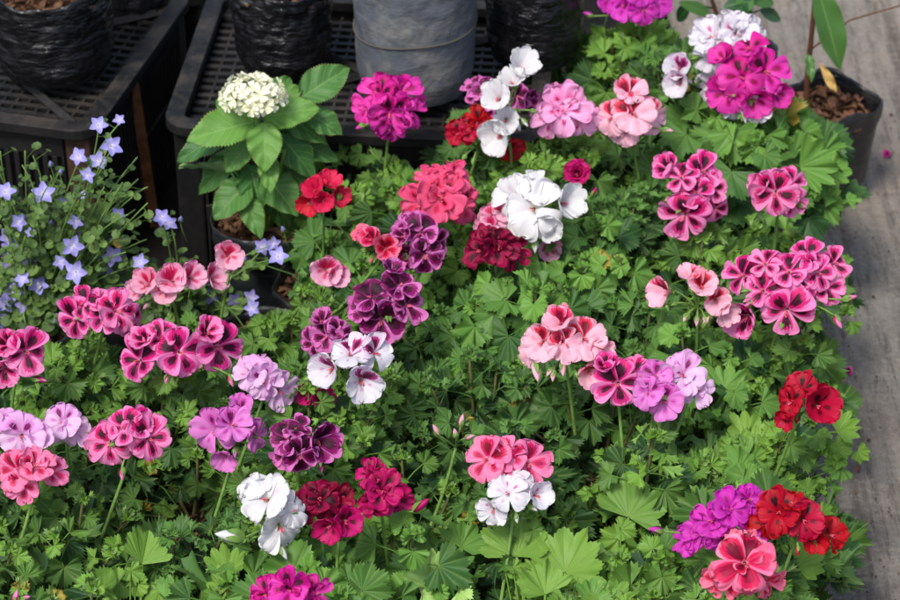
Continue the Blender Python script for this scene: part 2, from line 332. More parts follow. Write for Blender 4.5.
def leaf_big(style, seed, span=None, fold=.1, cup=.2, ruf=.06, bend=-.2, depth=.14):
    rs = np.random.RandomState(seed); n = 7; teeth = 5
    span = math.radians(span or 105); sub = 2; m = n*teeth*2*sub+1; depth = depth*rs.uniform(1, 1.5)
    tn = np.linspace(-n/2, n/2, m); th = tn/(n/2)*span
    fr = np.abs(tn-np.round(tn)); lob = 1-depth*(fr*2)**1.5
    env = 1-.2*(np.abs(th)/span)**2; ls = np.interp(tn, np.arange(-4, 5), rs.uniform(.84, 1.08, 9))
    tw = np.abs(((np.arange(m)/(2*sub)) % 1)-.5)*2; jag = np.interp(np.arange(m), np.arange(0, m+2*sub, 2*sub), rs.uniform(.5, 1.4, len(np.arange(0, m+2*sub, 2*sub))))
    tooth = -.05*tw*jag+.02
    V = []; P = []; ph = rs.uniform(0, 6.28, 4); rings = [.02, .12, .25, .38, .5, .62, .74, .85, .94, 1.0]
    for r in rings:
        k = r**1.6; e = {1.0: 1.0, .94: .35}.get(r, 0)
        R = r*env*ls*(1-k+k*lob)*(1+tooth*e) if r > .05 else r*np.ones(m)
        x = R*np.sin(th); y = R*np.cos(th)
        tri = (np.abs(fr-.25)*4-1)                # valley at veins
        z = pleat_(.032, tri, R)*(.6+.4*np.sin(tn*2.1+ph[1]))+cup*R**2*.5+fold*np.abs(x)+bend*np.maximum(y, 0)**2
        z = z+ruf*R**2.2*(1.3*np.sin(th*3.1+ph[0])+.8*np.sin(th*7.3+ph[1])+.4*np.sin(th*14+ph[2])) + .012*R*np.sin(R*14+ph[3]+tn*6.28)
        V.append(np.stack([x, y, z], 1)); P.append(np.stack([tn, np.full(m, r), np.zeros(m)], 1))
    return np.concatenate(V), np.array(grid_q(m, len(rings))), np.concatenate(P)
def pleat_(a, tri, R): return -a*R*tri
TPL = {s_: [leaf_tpl(s_, 100+i*7+len(s_)) for i in range(9)] for s_ in ('crisp', 'fan', 'deep', 'lime')}
def round_leaf(seed):
    rs = np.random.RandomState(seed); m = 17; th = np.linspace(-1, 1, m)*math.radians(165); V = []; P = []
    for r in (.03, .5, 1.0):
        R = r*(1-.12*np.cos(th*1.0)**2*0+.12*np.cos(th))*(1+(np.where(np.arange(m) % 2, .05, -.03) if r == 1 else 0))
        x = R*np.sin(th); y = R*np.cos(th); z = .2*R**2+.12*np.abs(x)+.05*np.sin(th*3+seed)*R
        V.append(np.stack([x, y, z], 1)); P.append(np.stack([th/2, np.full(m, r), np.zeros(m)], 1))
    return np.concatenate(V), np.array(grid_q(m, 3)), np.concatenate(P)
RL = [round_leaf(i) for i in range(5)]
def put_leaf(g, tpl, pos, n, tip, size, rnd, age, mat=0):
    v, q, p = tpl; F = frame(n, tip); p = p.copy(); p[:, 2] = rnd
    g.add((v*size)@F.T+pos, q, p, age, mat)
def bez(a, b, c, n=6):
    t = np.linspace(0, 1, n)[:, None]; return (1-t)**2*np.array(a)+2*t*(1-t)*np.array(b)+t**2*np.array(c)

# ------------------------------------------------------------------ nursery bags & soil
def black_poly(name, c=(26, 26, 29), dust=(92, 88, 82), amount=.25, rough=.30, wr=1.0, sc=(22, 22, 75)):
    t = NT(name); o = t.objco()
    w1 = t.noise(1.0, t.scaled(o, sc), 4, .55, dist=1.6)
    w2 = t.noise(1.0, t.scaled(o, (60, 60, 170)), 3, .55, dist=.8)
    d = t.ramp(t.noise(18, o, 6, .7), [(.48, (0, 0, 0, 1)), (.75, (1, 1, 1, 1))])
    col = t.mix(t.math('MULTIPLY', d, amount), rgba(c), rgba(dust))
    h = t.math('ADD', w1, t.math('MULTIPLY', w2, .35))
    return t.bsdf(col, t.math('ADD', rough, t.math('MULTIPLY', d, .3)), .5, t.bump(h, .55*wr, .006))
M_BAG = black_poly('black_bag_plastic')
M_BAGW = black_poly('wrinkled_black_plastic', (15, 15, 18), (70, 68, 70), .15, .2, 1.7, (15, 15, 58))
M_GREY = black_poly('dusty_grey_plastic', (84, 89, 96), (136, 133, 124), .75, .5, .8, (20, 20, 26))
M_PLANTER = black_poly('smoky_black_plastic', (30, 34, 36), (80, 86, 84), .3, .35, .6)
def soil_mat():
    t = NT('potting_soil'); o = t.objco()
    col = t.ramp(t.noise(160, o, 6, .75), [(.3, rgba((24, 16, 11))), (.55, rgba((58, 38, 26))), (.75, rgba((84, 58, 42)))])
    return t.bsdf(col, .95, .1, t.bump(t.noise(220, o, 5, .7), .9, .004))
M_SOIL = soil_mat()
M_CHIP = plain('bark_chip', (64, 42, 30), .9, .1, c2=(110, 84, 62), sc=60)
def bag_mesh(name, rt, rb, h, seed, mat, nu=48, nv=14, wr=.0035, angular=0, lip=.012):
    V = []; prof = []
    for i in range(nv): t = i/(nv-1); prof.append((rb+(rt-rb)*t**.7, h*t, 1, t))
    prof += [(rt-.0015, h+.001, 1, 1), (rt-.003, h-.004, 1, 1), (rt-.004, h-lip, 1, .9), (rt-.006, h-lip-.02, 1, .8)]
    for (r, z, k, t) in prof:
        for j in range(nu):
            a = j/nu*2*math.pi
            nzv = mn.noise(Vector((math.cos(a)*3+seed, math.sin(a)*3, z*30)))*.6+mn.noise(Vector((math.cos(a)*7+seed, math.sin(a)*7, z*80)))*.4
            nzv += mn.noise(Vector((math.cos(a)*2, math.sin(a)*2+seed, 5)))*1.2*t
            rr = r+wr*nzv*(.4+t)
            if angular: rr *= 1+angular*math.cos(4*a+.6)*t
            edge = (1-min(1, t*6))*.006
            V.append(((rr-edge)*math.cos(a), (rr-edge)*math.sin(a), z+(wr*1.6*mn.noise(Vector((math.cos(a)*2+9, math.sin(a)*2, seed))) if t > .85 else 0)))
    g = Geo(); g.add(V, grid_q(nu, len(prof), True)); return g.mesh(name, [mat])
def soil_mesh(r, seed, chips=70):
    rs = np.random.RandomState(seed); g = Geo(); nu, nv = 26, 8; V = []
    for i in range(nv):
        for j in range(nu):
            rr = r*(i/(nv-1)+.01); a = j/nu*6.2832
            V.append((rr*math.cos(a), rr*math.sin(a), .006*mn.noise(Vector((rr*60*math.cos(a)+seed, rr*60*math.sin(a), 0)))))
    g.add(V, grid_q(nu, nv, True))
    for k in range(chips):
        a, rr = rs.uniform(0, 6.28), r*.95*math.sqrt(rs.rand()); L, w, t = rs.uniform(.003, .010), rs.uniform(.001, .003), .0012
        gg = Geo(); gg.box(-L, L, -w, w, -t, t)
        F = frame(np.array([rs.uniform(-.5, .5), rs.uniform(-.5, .5), 1]), np.array([math.cos(a*3), math.sin(a*3), 0]))
        g.add(gg.v[0]@F.T+np.array([rr*math.cos(a), rr*math.sin(a), .004]), gg.q[0], mat=1)
    return g.mesh('soil', [M_SOIL, M_CHIP], smooth=False)
BAGR, BAGH = .058, .135
BAGS = [bag_mesh('nursery_bag', BAGR, BAGR*.93, BAGH, i*3.3, M_BAG) for i in range(4)]
SOILS = [soil_mesh(BAGR-.004, i) for i in range(3)]

# ------------------------------------------------------------------ the setting
def build_ground():
    t = NT('worn_concrete'); o = t.objco()
    big = t.noise(3.0, o, 5, .65); fine = t.noise(110, o, 6, .8); mid = t.noise(24, o, 6, .7)
    groove = t.noise(1.0, t.scaled(o, (75, 7, 1)), 6, .75, dist=.6)
    lines = t.noise(1.0, t.scaled(o, (26, 1.2, 1)), 3, .6, dist=.3)
    speck = t.noise(380, o, 3, .7)
    base = t.mix(t.ramp(big, [(.38, (0, 0, 0, 1)), (.62, (1, 1, 1, 1))]), rgba((136, 130, 121)), rgba((152, 138, 123)))
    base = t.mix(t.math('MULTIPLY', t.ramp(mid, [(.46, (0, 0, 0, 1)), (.66, (1, 1, 1, 1))]), .55), base, rgba((102, 95, 88)))
    base = t.mix(t.math('MULTIPLY', t.ramp(groove, [(.38, (1, 1, 1, 1)), (.5, (0, 0, 0, 1))]), .7), base, rgba((74, 67, 61)))
    base = t.mix(t.math('MULTIPLY', t.ramp(lines, [(.36, (1, 1, 1, 1)), (.44, (0, 0, 0, 1))]), .5), base, rgba((80, 70, 62)))
    base = t.mix(t.math('MULTIPLY', t.ramp(fine, [(.48, (0, 0, 0, 1)), (.66, (1, 1, 1, 1))]), .5), base, rgba((168, 161, 151)))
    base = t.mix(t.math('MULTIPLY', t.ramp(speck, [(.60, (0, 0, 0, 1)), (.68, (1, 1, 1, 1))]), .6), base, rgba((48, 44, 42)))
    h = t.math('ADD', t.math('MULTIPLY', groove, 1.6), t.math('ADD', t.math('MULTIPLY', fine, .8), t.math('ADD', t.math('MULTIPLY', speck, .3), t.math('MULTIPLY', mid, 1.5))))
    m = t.bsdf(base, .9, .2, t.bump(h, .9, .005))
    g = Geo(); g.add([(-60, -40, 0), (60, -40, 0), (60, 80, 0), (-60, 80, 0)], [(0, 1, 2, 3)])
    o_ = g.obj('ground', m, smooth=False); o_['kind'] = 'structure'
    # added dark soil sheet under the bed; its tone paints the shade between crates
    t = NT('dark_soil_and_gap_shade'); o = t.objco()
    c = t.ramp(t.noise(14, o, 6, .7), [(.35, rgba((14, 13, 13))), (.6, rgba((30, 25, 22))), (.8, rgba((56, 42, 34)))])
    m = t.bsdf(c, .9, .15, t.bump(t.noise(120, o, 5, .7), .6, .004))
    a = at(832, 640, 0.004); b = at(812, 200, .004); x0, x1 = a[0], b[0]
    g = Geo(); ys = np.linspace(1.2, 4.3, 40); V = []
    for y in ys:
        xe = .345+.012*math.sin(y*9)+.006*math.sin(y*31)
        V += [(-2.2, y, .004), (xe, y, .004)]
    g.add(V, grid_q(2, 40)); g.obj('bed_shade_sheet', m, smooth=False)['kind'] = 'structure'
build_ground()

# ------------------------------------------------------------------ geranium plants
CAMDIR = lambda p: (CAM-p)/np.linalg.norm(CAM-p)
def facing(p, az, el):
    d = CAMDIR(p); a0 = math.atan2(d[1], d[0])+math.radians(az); e0 = math.asin(d[2])+math.radians(el)
    return np.array([math.cos(e0)*math.cos(a0), math.cos(e0)*math.sin(a0), math.sin(e0)])

# flowers: (px, py, radius_px[, azimuth, elevation]) ; buds: (px, py, length_px, dir_deg_in_picture)
def HD(p, fl, style='pansy', buds=(), z=.31, bulge=1.0): return dict(p=p, fl=fl, style=style, buds=buds, z=z, bulge=bulge)
LB = 'geranium in a black bag'
PL = [
 # key, canopy px, py, leaf style, leaf size (m), top height, label, heads, hero leaves
 ('p', 388, 172, 'crisp', .021, .235, 'potted geranium with one magenta flower head in front of the dusty grey bag', [HD('F', [(378,92,18,-20,18),(402,90,18,20,20),(390,114,21,0,0),(368,107,15,-40,0),(410,108,17,38,5),(388,128,15,0,-18)], 'ruf', [(360,127,9,200)], .33)], []),
 ('p', 528, 180, 'crisp', .020, .225, 'potted geranium with three white flowers stacked up one tall stem beside dark bags', [HD('W', [(521,68,22,20,25),(513,82,16,-30,20),(498,98,20,-15,5),(499,134,24,-25,-5),(506,120,15,10,10)], 'cup', [], .36)], []),
 ('p', 487, 146, 'deep', .019, .22, 'potted geranium with plum flowers half hidden behind the white stack', [HD('C', [(484,94,14,-20,10),(474,88,11,-40,20),(527,102,13,30,10),(484,108,11,-10,-10),(518,96,10,0,0)], 'pansy', [], .33)], []),
 ('p', 452, 190, 'crisp', .021, .22, 'potted geranium with small scarlet blooms peeping out under the white stack', [HD('I', [(478,122,13,-15,5),(458,133,11,-20,0),(512,149,10,10,0),(470,129,10,0,0)], 'ruf', [], .31)], []),
 ('p', 570, 168, 'crisp', .020, .225, 'potted geranium with a single frilly soft pink bloom with crimson centre', [HD('G', [(563,109,26,0,0),(550,120,17,-25,-10),(580,119,18,25,-5),(561,93,16,-5,25)], 'ruf', [], .33)], []),
 ('p', 632, 172, 'deep', .021, .22, 'potted geranium with pale salmon head splashed red on its upper petals, at the back', [HD('E', [(634,113,22,0,5),(610,118,19,-25,0),(630,91,17,0,30),(652,117,18,25,-5),(622,131,17,-10,-20)], 'open', [(668,130,10,-10)], .33)], []),
 ('p', 628, 62, 'crisp', .026, .25, 'potted geranium with orchid pink head cut by the top edge of the picture', [HD('F2', [(624,5,17,-15,10),(643,9,16,10,0),(657,2,15,25,10),(610,-4,14,-30,10),(637,-8,16,0,20)], 'open', [(588,14,10,160)], .34)], []),
 ('p', 712, 116, 'deep', .022, .235, 'potted geranium with ruffled white heads flushed pink, behind the magenta one', [HD('WP', [(712,36,22,-10,10),(738,32,18,10,15),(754,34,16,25,5),(710,56,15,-15,-5),(771,80,15,30,0),(712,86,14,-20,-10),(735,20,14,0,25)], 'ruf', [], .34), HD('L', [(679,68,15,-15,10),(679,83,15,-10,-15)], 'cup', [], .32), HD('WP', [(756,108,13,10,-10),(734,107,12,-5,-10)], 'open', [], .30)], []),
 ('p', 772, 148, 'fan', .034, .215, 'potted geranium with large magenta head and broad leaves beside the sapling bag', [HD('F', [(742,76,25,-5,0),(767,71,23,18,5),(727,93,20,-20,-12),(755,99,19,5,-15),(723,59,16,-30,20),(750,47,17,0,32),(776,93,16,35,-8)], 'pansy', [], .335)], [(805,125,28,20,'fan'),(818,168,30,-15,'fan'),(770,150,26,60,'fan'),(738,128,24,110,'fan'),(840,165,20,40,'fan')]),
 ('p', 690, 252, 'crisp', .021, .24, 'potted geranium with tall pink and maroon head under the white and magenta heads', [HD('A', [(667,169,16,-20,10),(690,154,13,0,30),(703,170,16,15,10),(681,176,14,-5,15),(714,188,14,20,0),(683,217,27,-3,0),(716,210,14,20,-5),(664,190,12,-30,0),(727,172,12,35,10),(696,192,14,0,5)], 'pansy', [], .325)], []),
 ('p', 790, 246, 'crisp', .022, .22, 'potted geranium with one small pink maroon head just below the sapling bag', [HD('A', [(774,193,25,-5,0),(793,184,16,20,10),(763,184,13,-25,10),(792,202,13,20,-10)], 'pansy', [(802,206,9,-20)], .32)], []),
 ('p', 596, 228, 'deep', .019, .215, 'potted geranium with one tight rose red double bloom and tiny buds', [HD('H2', [(577,173,13,0,10)], 'rose', [(594,192,10,60),(588,199,7,-60)], .315)], []),
 ('p', 436, 256, 'fan', .024, .215, 'potted geranium with ruffled salmon pink head', [HD('D', [(441,197,28,0,0),(455,175,17,10,25),(419,205,20,-30,-5),(465,206,17,30,-5),(432,180,15,-10,25)], 'ruf', [], .32)], []),
 ('p', 322, 250, 'fan', .026, .205, 'potted geranium with loose coral red blooms beside the hydrangea', [HD('I2', [(315,190,13,-10,10),(329,184,12,10,20),(338,196,10,20,0),(309,203,11,-25,-10),(323,200,11,0,0)], 'cup', [(340,194,10,80),(363,198,8,-90)], .31)], []),
 ('p', 560, 282, 'fan', .027, .23, 'potted geranium with the biggest pure white head, in the middle of the bed', [HD('W', [(533,208,32,-6,0),(564,202,24,24,5),(511,196,20,-35,12),(549,223,18,5,-25),(537,185,19,0,32)], 'open', [(522,243,12,-90),(535,247,12,-90)], .325)], []),
 ('p', 488, 316, 'fan', .026, .235, 'potted geranium with one deep wine head below the white blooms', [HD('H', [(480,250,17,-20,5),(500,247,18,5,5),(512,253,15,20,0),(490,238,14,0,20),(486,263,13,-10,-15)], 'ruf', [], .305)], []),
 ('p', 512, 262, 'crisp', .019, .21, 'potted geranium with pale coral blooms mostly hidden behind the big white head', [HD('P', [(494,217,14,-20,5),(487,229,13,-30,-5),(507,210,12,0,15),(548,249,13,20,-10)], 'open', [], .29)], []),
 ('p', 372, 300, 'crisp', .019, .22, 'potted geranium with rosy red trumpet blooms left of a small plum head', [HD('J', [(372,239,13,-20,15),(386,248,17,0,0),(364,236,10,-40,10),(396,254,14,15,-10)], 'cup', [], .30)], []),
 ('p', 428, 318, 'deep', .019, .215, 'potted geranium with a small purple head beneath the salmon one', [HD('C', [(420,231,17,0,10),(404,236,14,-25,0),(426,256,17,5,-10),(438,244,12,30,0),(408,221,12,-15,25),(405,258,11,-20,-15)], 'pansy', [], .305)], []),
 ('p', 316, 322, 'crisp', .018, .21, 'potted geranium with one small pale rose bloom between hydrangea bag and plum blooms', [HD('P', [(326,270,19,0,0),(335,276,13,20,-10)], 'cup', [(332,299,8,90)], .305)], []),
 ('p', 392, 376, 'crisp', .019, .225, 'potted geranium with large dark purple head edged in lilac', [HD('C', [(381,322,26,-4,0),(370,296,17,-15,15),(400,284,17,10,20),(409,305,18,22,5),(361,306,14,-35,5),(392,272,12,0,35)], 'pansy', [], .315)], []),
 ('p', 304, 384, 'deep', .018, .21, 'potted geranium with dark plum blooms just behind the white and purple ones', [HD('C', [(326,336,16,-5,5),(313,343,14,-30,0),(340,331,13,15,10),(322,321,11,-5,30),(348,343,12,20,0)], 'pansy', [], .305)], []),
 ('p', 352, 436, 'crisp', .019, .225, 'potted geranium with white blooms blotched purple on the upper petals', [HD('L', [(330,369,23,-15,0),(362,381,26,4,-4),(350,352,19,-3,15),(377,352,17,25,10)], 'pansy', [], .32), HD('H2', [(322,398,13,-10,-10),(308,395,9,-20,0)], 'cup', [], .27)], []),
 ('p', 192, 330, 'fan', .020, .21, 'potted geranium with blush trumpets and one tall cup bloom against the dark crate gap', [HD('P', [(228,256,17,0,12)], 'cup', [(236,268,12,60)], .34), HD('P', [(147,284,17,-15,5),(172,280,18,-3,5),(191,277,16,15,10),(212,279,16,45,5),(165,291,13,-5,-10),(138,290,11,-35,0)], 'cup', [], .305)], []),
 ('p', 88, 372, 'crisp', .019, .215, 'potted geranium with two pink maroon blooms just below the blue bellflowers', [HD('A', [(74,320,21,-20,0),(83,303,16,-10,20),(118,310,22,5,5),(131,320,17,20,-5),(104,316,14,0,5),(97,300,12,0,25)], 'pansy', [], .305)], []),
 ('p', 178, 408, 'crisp', .019, .22, 'potted geranium with a row of three large pink maroon faces', [HD('A', [(136,360,25,-14,0),(180,352,26,0,0),(220,347,27,8,0),(145,340,16,-5,20),(162,337,14,0,25),(207,332,16,5,25)], 'pansy', [(231,381,12,-70)], .31)], []),
 ('p', 12, 404, 'crisp', .019, .215, 'potted geranium with pink maroon blooms cut by the left edge, upper one', [HD('A', [(27,351,23,8,0),(8,344,18,-10,15),(4,370,18,-10,-10)], 'pansy', [(40,380,14,-10)], .305)], []),
 ('p', 258, 436, 'crisp', .018, .21, 'potted geranium with pale lilac white blooms between the three faces and the white purple head', [HD('K2', [(250,373,15,-15,10),(264,381,18,0,0),(281,392,20,15,-10),(258,363,11,0,25)], 'open', [], .305)], []),
 ('p', 62, 474, 'deep', .018, .21, 'potted geranium with small lilac blooms left of the pink pair', [HD('K2', [(62,421,17,-5,8),(76,430,14,35,0),(53,430,11,-30,0)], 'open', [], .295)], []),
 ('p', 14, 478, 'crisp', .018, .21, 'potted geranium with lilac pansy faces above a pink trumpet head at the left edge', [HD('K2', [(21,436,24,0,5),(6,424,17,-15,15),(40,438,15,20,5)], 'pansy', [], .31)], []),
 ('p', 36, 538, 'crisp', .021, .215, 'potted geranium with pink and red trumpets low at the left edge', [HD('A2', [(15,470,22,-8,0),(36,464,19,8,10),(54,470,15,45,0),(22,487,15,0,-15)], 'open', [], .30)], []),
 ('p', 132, 500, 'crisp', .020, .205, 'potted geranium with a pair of pink maroon blooms over the open soil patch', [HD('A', [(107,444,23,-8,0),(150,438,25,8,0),(124,426,17,-5,20),(139,424,14,5,25)], 'pansy', [(122,474,12,-90)], .31)], []),
 ('p', 222, 492, 'deep', .018, .205, 'potted geranium with mauve orchid blooms left of the dark purple head', [HD('K', [(213,430,24,-12,0),(233,424,19,8,10),(225,456,15,5,-25),(241,409,14,15,25),(258,437,15,25,0)], 'open', [], .305)], []),
 ('p', 300, 500, 'crisp', .019, .21, 'potted geranium with dark berry purple blooms right of the mauve ones', [HD('C', [(288,438,18,-10,5),(318,441,25,5,3),(300,456,18,0,-15),(284,455,13,-25,-10),(296,428,12,0,20)], 'pansy', [(322,466,12,-90)], .31)], []),
 ('p', 246, 588, 'fan', .028, .225, 'potted geranium with a large white head near the bottom, left of the wine one', [HD('W', [(266,498,25,-5,8),(281,529,28,5,-8),(256,487,17,-30,15),(294,510,18,30,5)], 'open', [(229,536,26,172),(283,553,14,-60)], .32)], [(232,560,24,60,'lime'),(215,582,22,120,'lime'),(265,575,20,30,'lime')]),
 ('p', 338, 574, 'fan', .030, .215, 'potted geranium with dark wine blooms touching the lower white head', [HD('H', [(320,498,20,-8,10),(336,504,18,8,5),(308,506,14,-30,0)], 'ruf', [], .30), HD('H2', [(346,521,17,15,-10),(330,526,17,-5,-20)], 'cup', [], .298)], [(318,545,25,100,'fan'),(350,555,24,60,'fan'),(305,570,22,150,'fan')]),
 ('p', 402, 566, 'fan', .028, .215, 'potted geranium with one crimson magenta bloom and a crimson bud to its right', [HD('H2', [(382,490,20,0,0),(371,474,14,-10,20),(396,501,14,20,-10),(374,505,14,-15,-15),(386,476,12,10,20)], 'ruf', [(422,505,18,40)], .315)], [(382,565,22,80,'fan')]),
 ('p', 292, 660, 'fan', .028, .20, 'potted geranium with a magenta head cut by the bottom edge', [HD('F', [(265,594,17,-15,5),(290,589,19,0,5),(316,593,16,20,5),(277,606,15,-5,-10),(303,606,15,5,-10)], 'ruf', [], .31)], []),
 ('p', 524, 524, 'crisp', .018, .195, 'potted geranium with two bright pink and cherry faces above the white bloom', [HD('A2', [(486,458,24,-8,0),(529,463,25,8,0),(508,455,16,0,15),(500,474,12,0,-10)], 'pansy', [], .315)], []),
 ('p', 478, 560, 'crisp', .018, .18, 'potted geranium with one white bloom with pink throat under two pink faces', [HD('WP', [(508,492,20,0,5),(492,512,14,-10,-25),(537,495,17,20,0),(520,484,13,0,15)], 'open', [], .295)], []),
 ('p', 556, 402, 'deep', .027, .22, 'potted geranium with a large blush head splashed red, centre of the bed', [HD('E', [(560,322,20,-5,15),(541,342,20,-20,0),(585,338,21,12,5),(566,344,17,0,0),(528,352,14,-35,-10),(598,352,16,30,0),(590,372,17,12,-15),(574,310,13,5,30)], 'open', [(536,372,18,-80),(563,369,14,-90),(553,376,11,-95)], .32)], []),
 ('p', 636, 450, 'crisp', .022, .215, 'potted geranium with a pink maroon face beside frilly orchid pink blooms', [HD('A', [(617,384,25,-4,0),(606,366,14,-10,25),(634,371,13,10,20)], 'pansy', [], .31), HD('K', [(655,375,17,0,10),(664,401,21,0,-8),(648,392,15,-15,0)], 'open', [], .302), HD('K2', [(683,374,21,18,8),(697,390,15,30,-5)], 'ruf', [], .30)], []),
 ('p', 690, 356, 'fan', .024, .215, 'potted geranium with blush and red trumpets seen side-on, left of the big pink cluster', [HD('E', [(702,286,19,0,12),(665,292,19,-50,0),(716,300,17,15,0),(690,278,14,-10,25),(724,312,14,25,-15)], 'cup', [(667,308,7,-60),(706,322,12,60)], .31)], [(702,372,26,70,'fan'),(672,378,22,120,'fan'),(735,380,22,50,'fan')]),
 ('p', 792, 356, 'crisp', .022, .22, 'potted geranium with the largest many-flowered pink maroon cluster, beside the path', [HD('A', [(786,312,28,6,-3),(745,318,25,-14,-3),(762,290,19,-4,8),(740,275,18,-18,12),(789,270,18,0,15),(807,255,16,5,28),(819,272,18,10,10),(836,262,14,25,20),(828,288,16,20,0),(844,274,13,38,5),(765,262,14,-5,28),(722,288,13,-40,0),(800,290,14,5,0)], 'pansy', [(850,298,13,15),(838,322,14,-60)], .32)], []),
 ('p', 806, 470, 'crisp', .023, .215, 'potted geranium with scarlet blooms on the path side, upper of the two red ones', [HD('I', [(819,405,27,5,0),(790,402,15,-25,5),(802,388,15,-10,20),(787,418,11,-25,-15)], 'open', [], .315)], [(850,425,24,25,'lime'),(770,435,22,130,'lime')]),
 ('p', 702, 592, 'crisp', .022, .20, 'potted geranium with violet magenta head behind the red and pink ones', [HD('F2', [(712,520,19,-10,5),(731,508,18,5,15),(700,533,16,-25,-5),(687,540,14,-40,-10),(750,498,14,15,20),(750,532,20,10,0),(722,540,14,0,-10)], 'ruf', [(655,530,14,170)], .31)], []),
 ('p', 806, 586, 'crisp', .023, .21, 'potted geranium with scarlet blooms at the bottom right, overhanging the path', [HD('I', [(779,511,22,0,10),(765,523,18,-20,0),(804,520,21,18,0),(832,535,18,40,-8),(793,503,14,5,28),(815,540,14,15,-15)], 'open', [], .32)], [(812,560,26,30,'lime')]),
 ('p', 748, 652, 'crisp', .022, .20, 'potted geranium with red bloom edged in pale pink at the bottom right', [HD('J', [(746,562,34,-3,3),(722,580,19,-30,-10),(768,581,20,25,-8),(742,540,18,0,30)], 'ruf', [], .335)], []),
 ('p', 446, 478, 'crisp', .019, .215, 'potted geranium bearing only small pale pink buds, middle of the bed', [HD('P', [], 'cup', [(462,420,12,80),(436,430,12,120),(470,437,9,20),(455,433,9,100)], .275)], []),
 ('p', 84, 596, 'crisp', .021, .205, 'leafy geranium with crisp light leaves and a pink bud, bottom left corner', [HD('A', [], 'cup', [(16,597,14,80),(26,598,9,20)], .27)], []),
 ('l', 468, 398, 'deep', .021, .235, 'leafy geranium without blooms right of the large dark purple head', [], []),
 ('l', 618, 318, 'deep', .025, .225, 'dark green leafy geranium between big white head and blush trumpets', [], []),
 ('l', 596, 480, 'deep', .028, .21, 'dark green leafy geranium right of the two bright pink faces', [], []),
 ('l', 714, 486, 'crisp', .027, .22, 'leafy geranium with jagged pale green shoots left of the upper scarlet blooms', [], [(745,425,24,100,'lime'),(762,440,22,60,'lime'),(735,452,22,150,'fan'),(752,465,24,30,'fan')]),
 ('l', 420, 640, 'deep', .026, .20, 'leafy geranium with one large pale leaf showing its veined underside', [], [(430,566,36,80,'pale'),(468,535,24,70,'fan')]),
 ('l', 548, 634, 'lime', .024, .20, 'leafy geranium with two very large bright fan leaves at the bottom', [], [(516,533,38,95,'lime'),(575,550,40,65,'lime'),(540,578,28,100,'lime'),(600,590,22,40,'fan')]),
 ('l', 636, 596, 'lime', .022, .20, 'leafy geranium with a tall folded leaf standing up left of the violet head', [], [(638,497,36,75,'lime'),(612,590,24,80,'lime'),(660,575,20,60,'fan')]),
 ('l', 150, 632, 'fan', .024, .20, 'leafy geranium with one upright folded light leaf beside the soil patch', [], [(147,548,28,85,'pale2'),(175,590,20,60,'fan')]),
 ('l', 868-40, 640, 'crisp', .022, .19, 'leafy geranium at the bottom right corner by the path', [], []),
 ('l', 10, 650, 'crisp', .021, .20, 'leafy geranium filling the very bottom left corner', [], []),
]
# pot positions from the canopy centres, pushed apart so that no two bags overlap
pos = np.array([at(p[1], p[2], .235)[:2] for p in PL]); pos0 = pos.copy()
FIX = np.array([[at_y(40, 260, 2.36)[0], 2.36], [at_y(182, 260, 2.33)[0], 2.36], [at(266, 213, .17)[0], at(266, 213, .17)[1]]]); FIXR = [.062, .05, .07]
SB = at(828, 90, .16); FIX = np.vstack([FIX, SB[:2]]); FIXR.append(.075)
for it in range(500):
    for i in range(len(pos)):
        for j in range(i):
            d = pos[i]-pos[j]; l = np.linalg.norm(d)+1e-9
            if l < .1215: d = d/l*(.1215-l)*.5; pos[i] += d; pos[j] -= d
        for f, r in zip(FIX, FIXR):
            d = pos[i]-f; l = np.linalg.norm(d)+1e-9; m_ = r+.0615
            if l < m_: pos[i] += d/l*(m_-l)
        if pos[i][0] < .16: pos[i][1] = min(pos[i][1], 2.535)
        pos[i][0] = min(pos[i][0], .372 if pos[i][1] > 2.3 else .252+.13*(pos[i][1]-1.6))
    pos += (pos0-pos)*.02*(1-it/500)

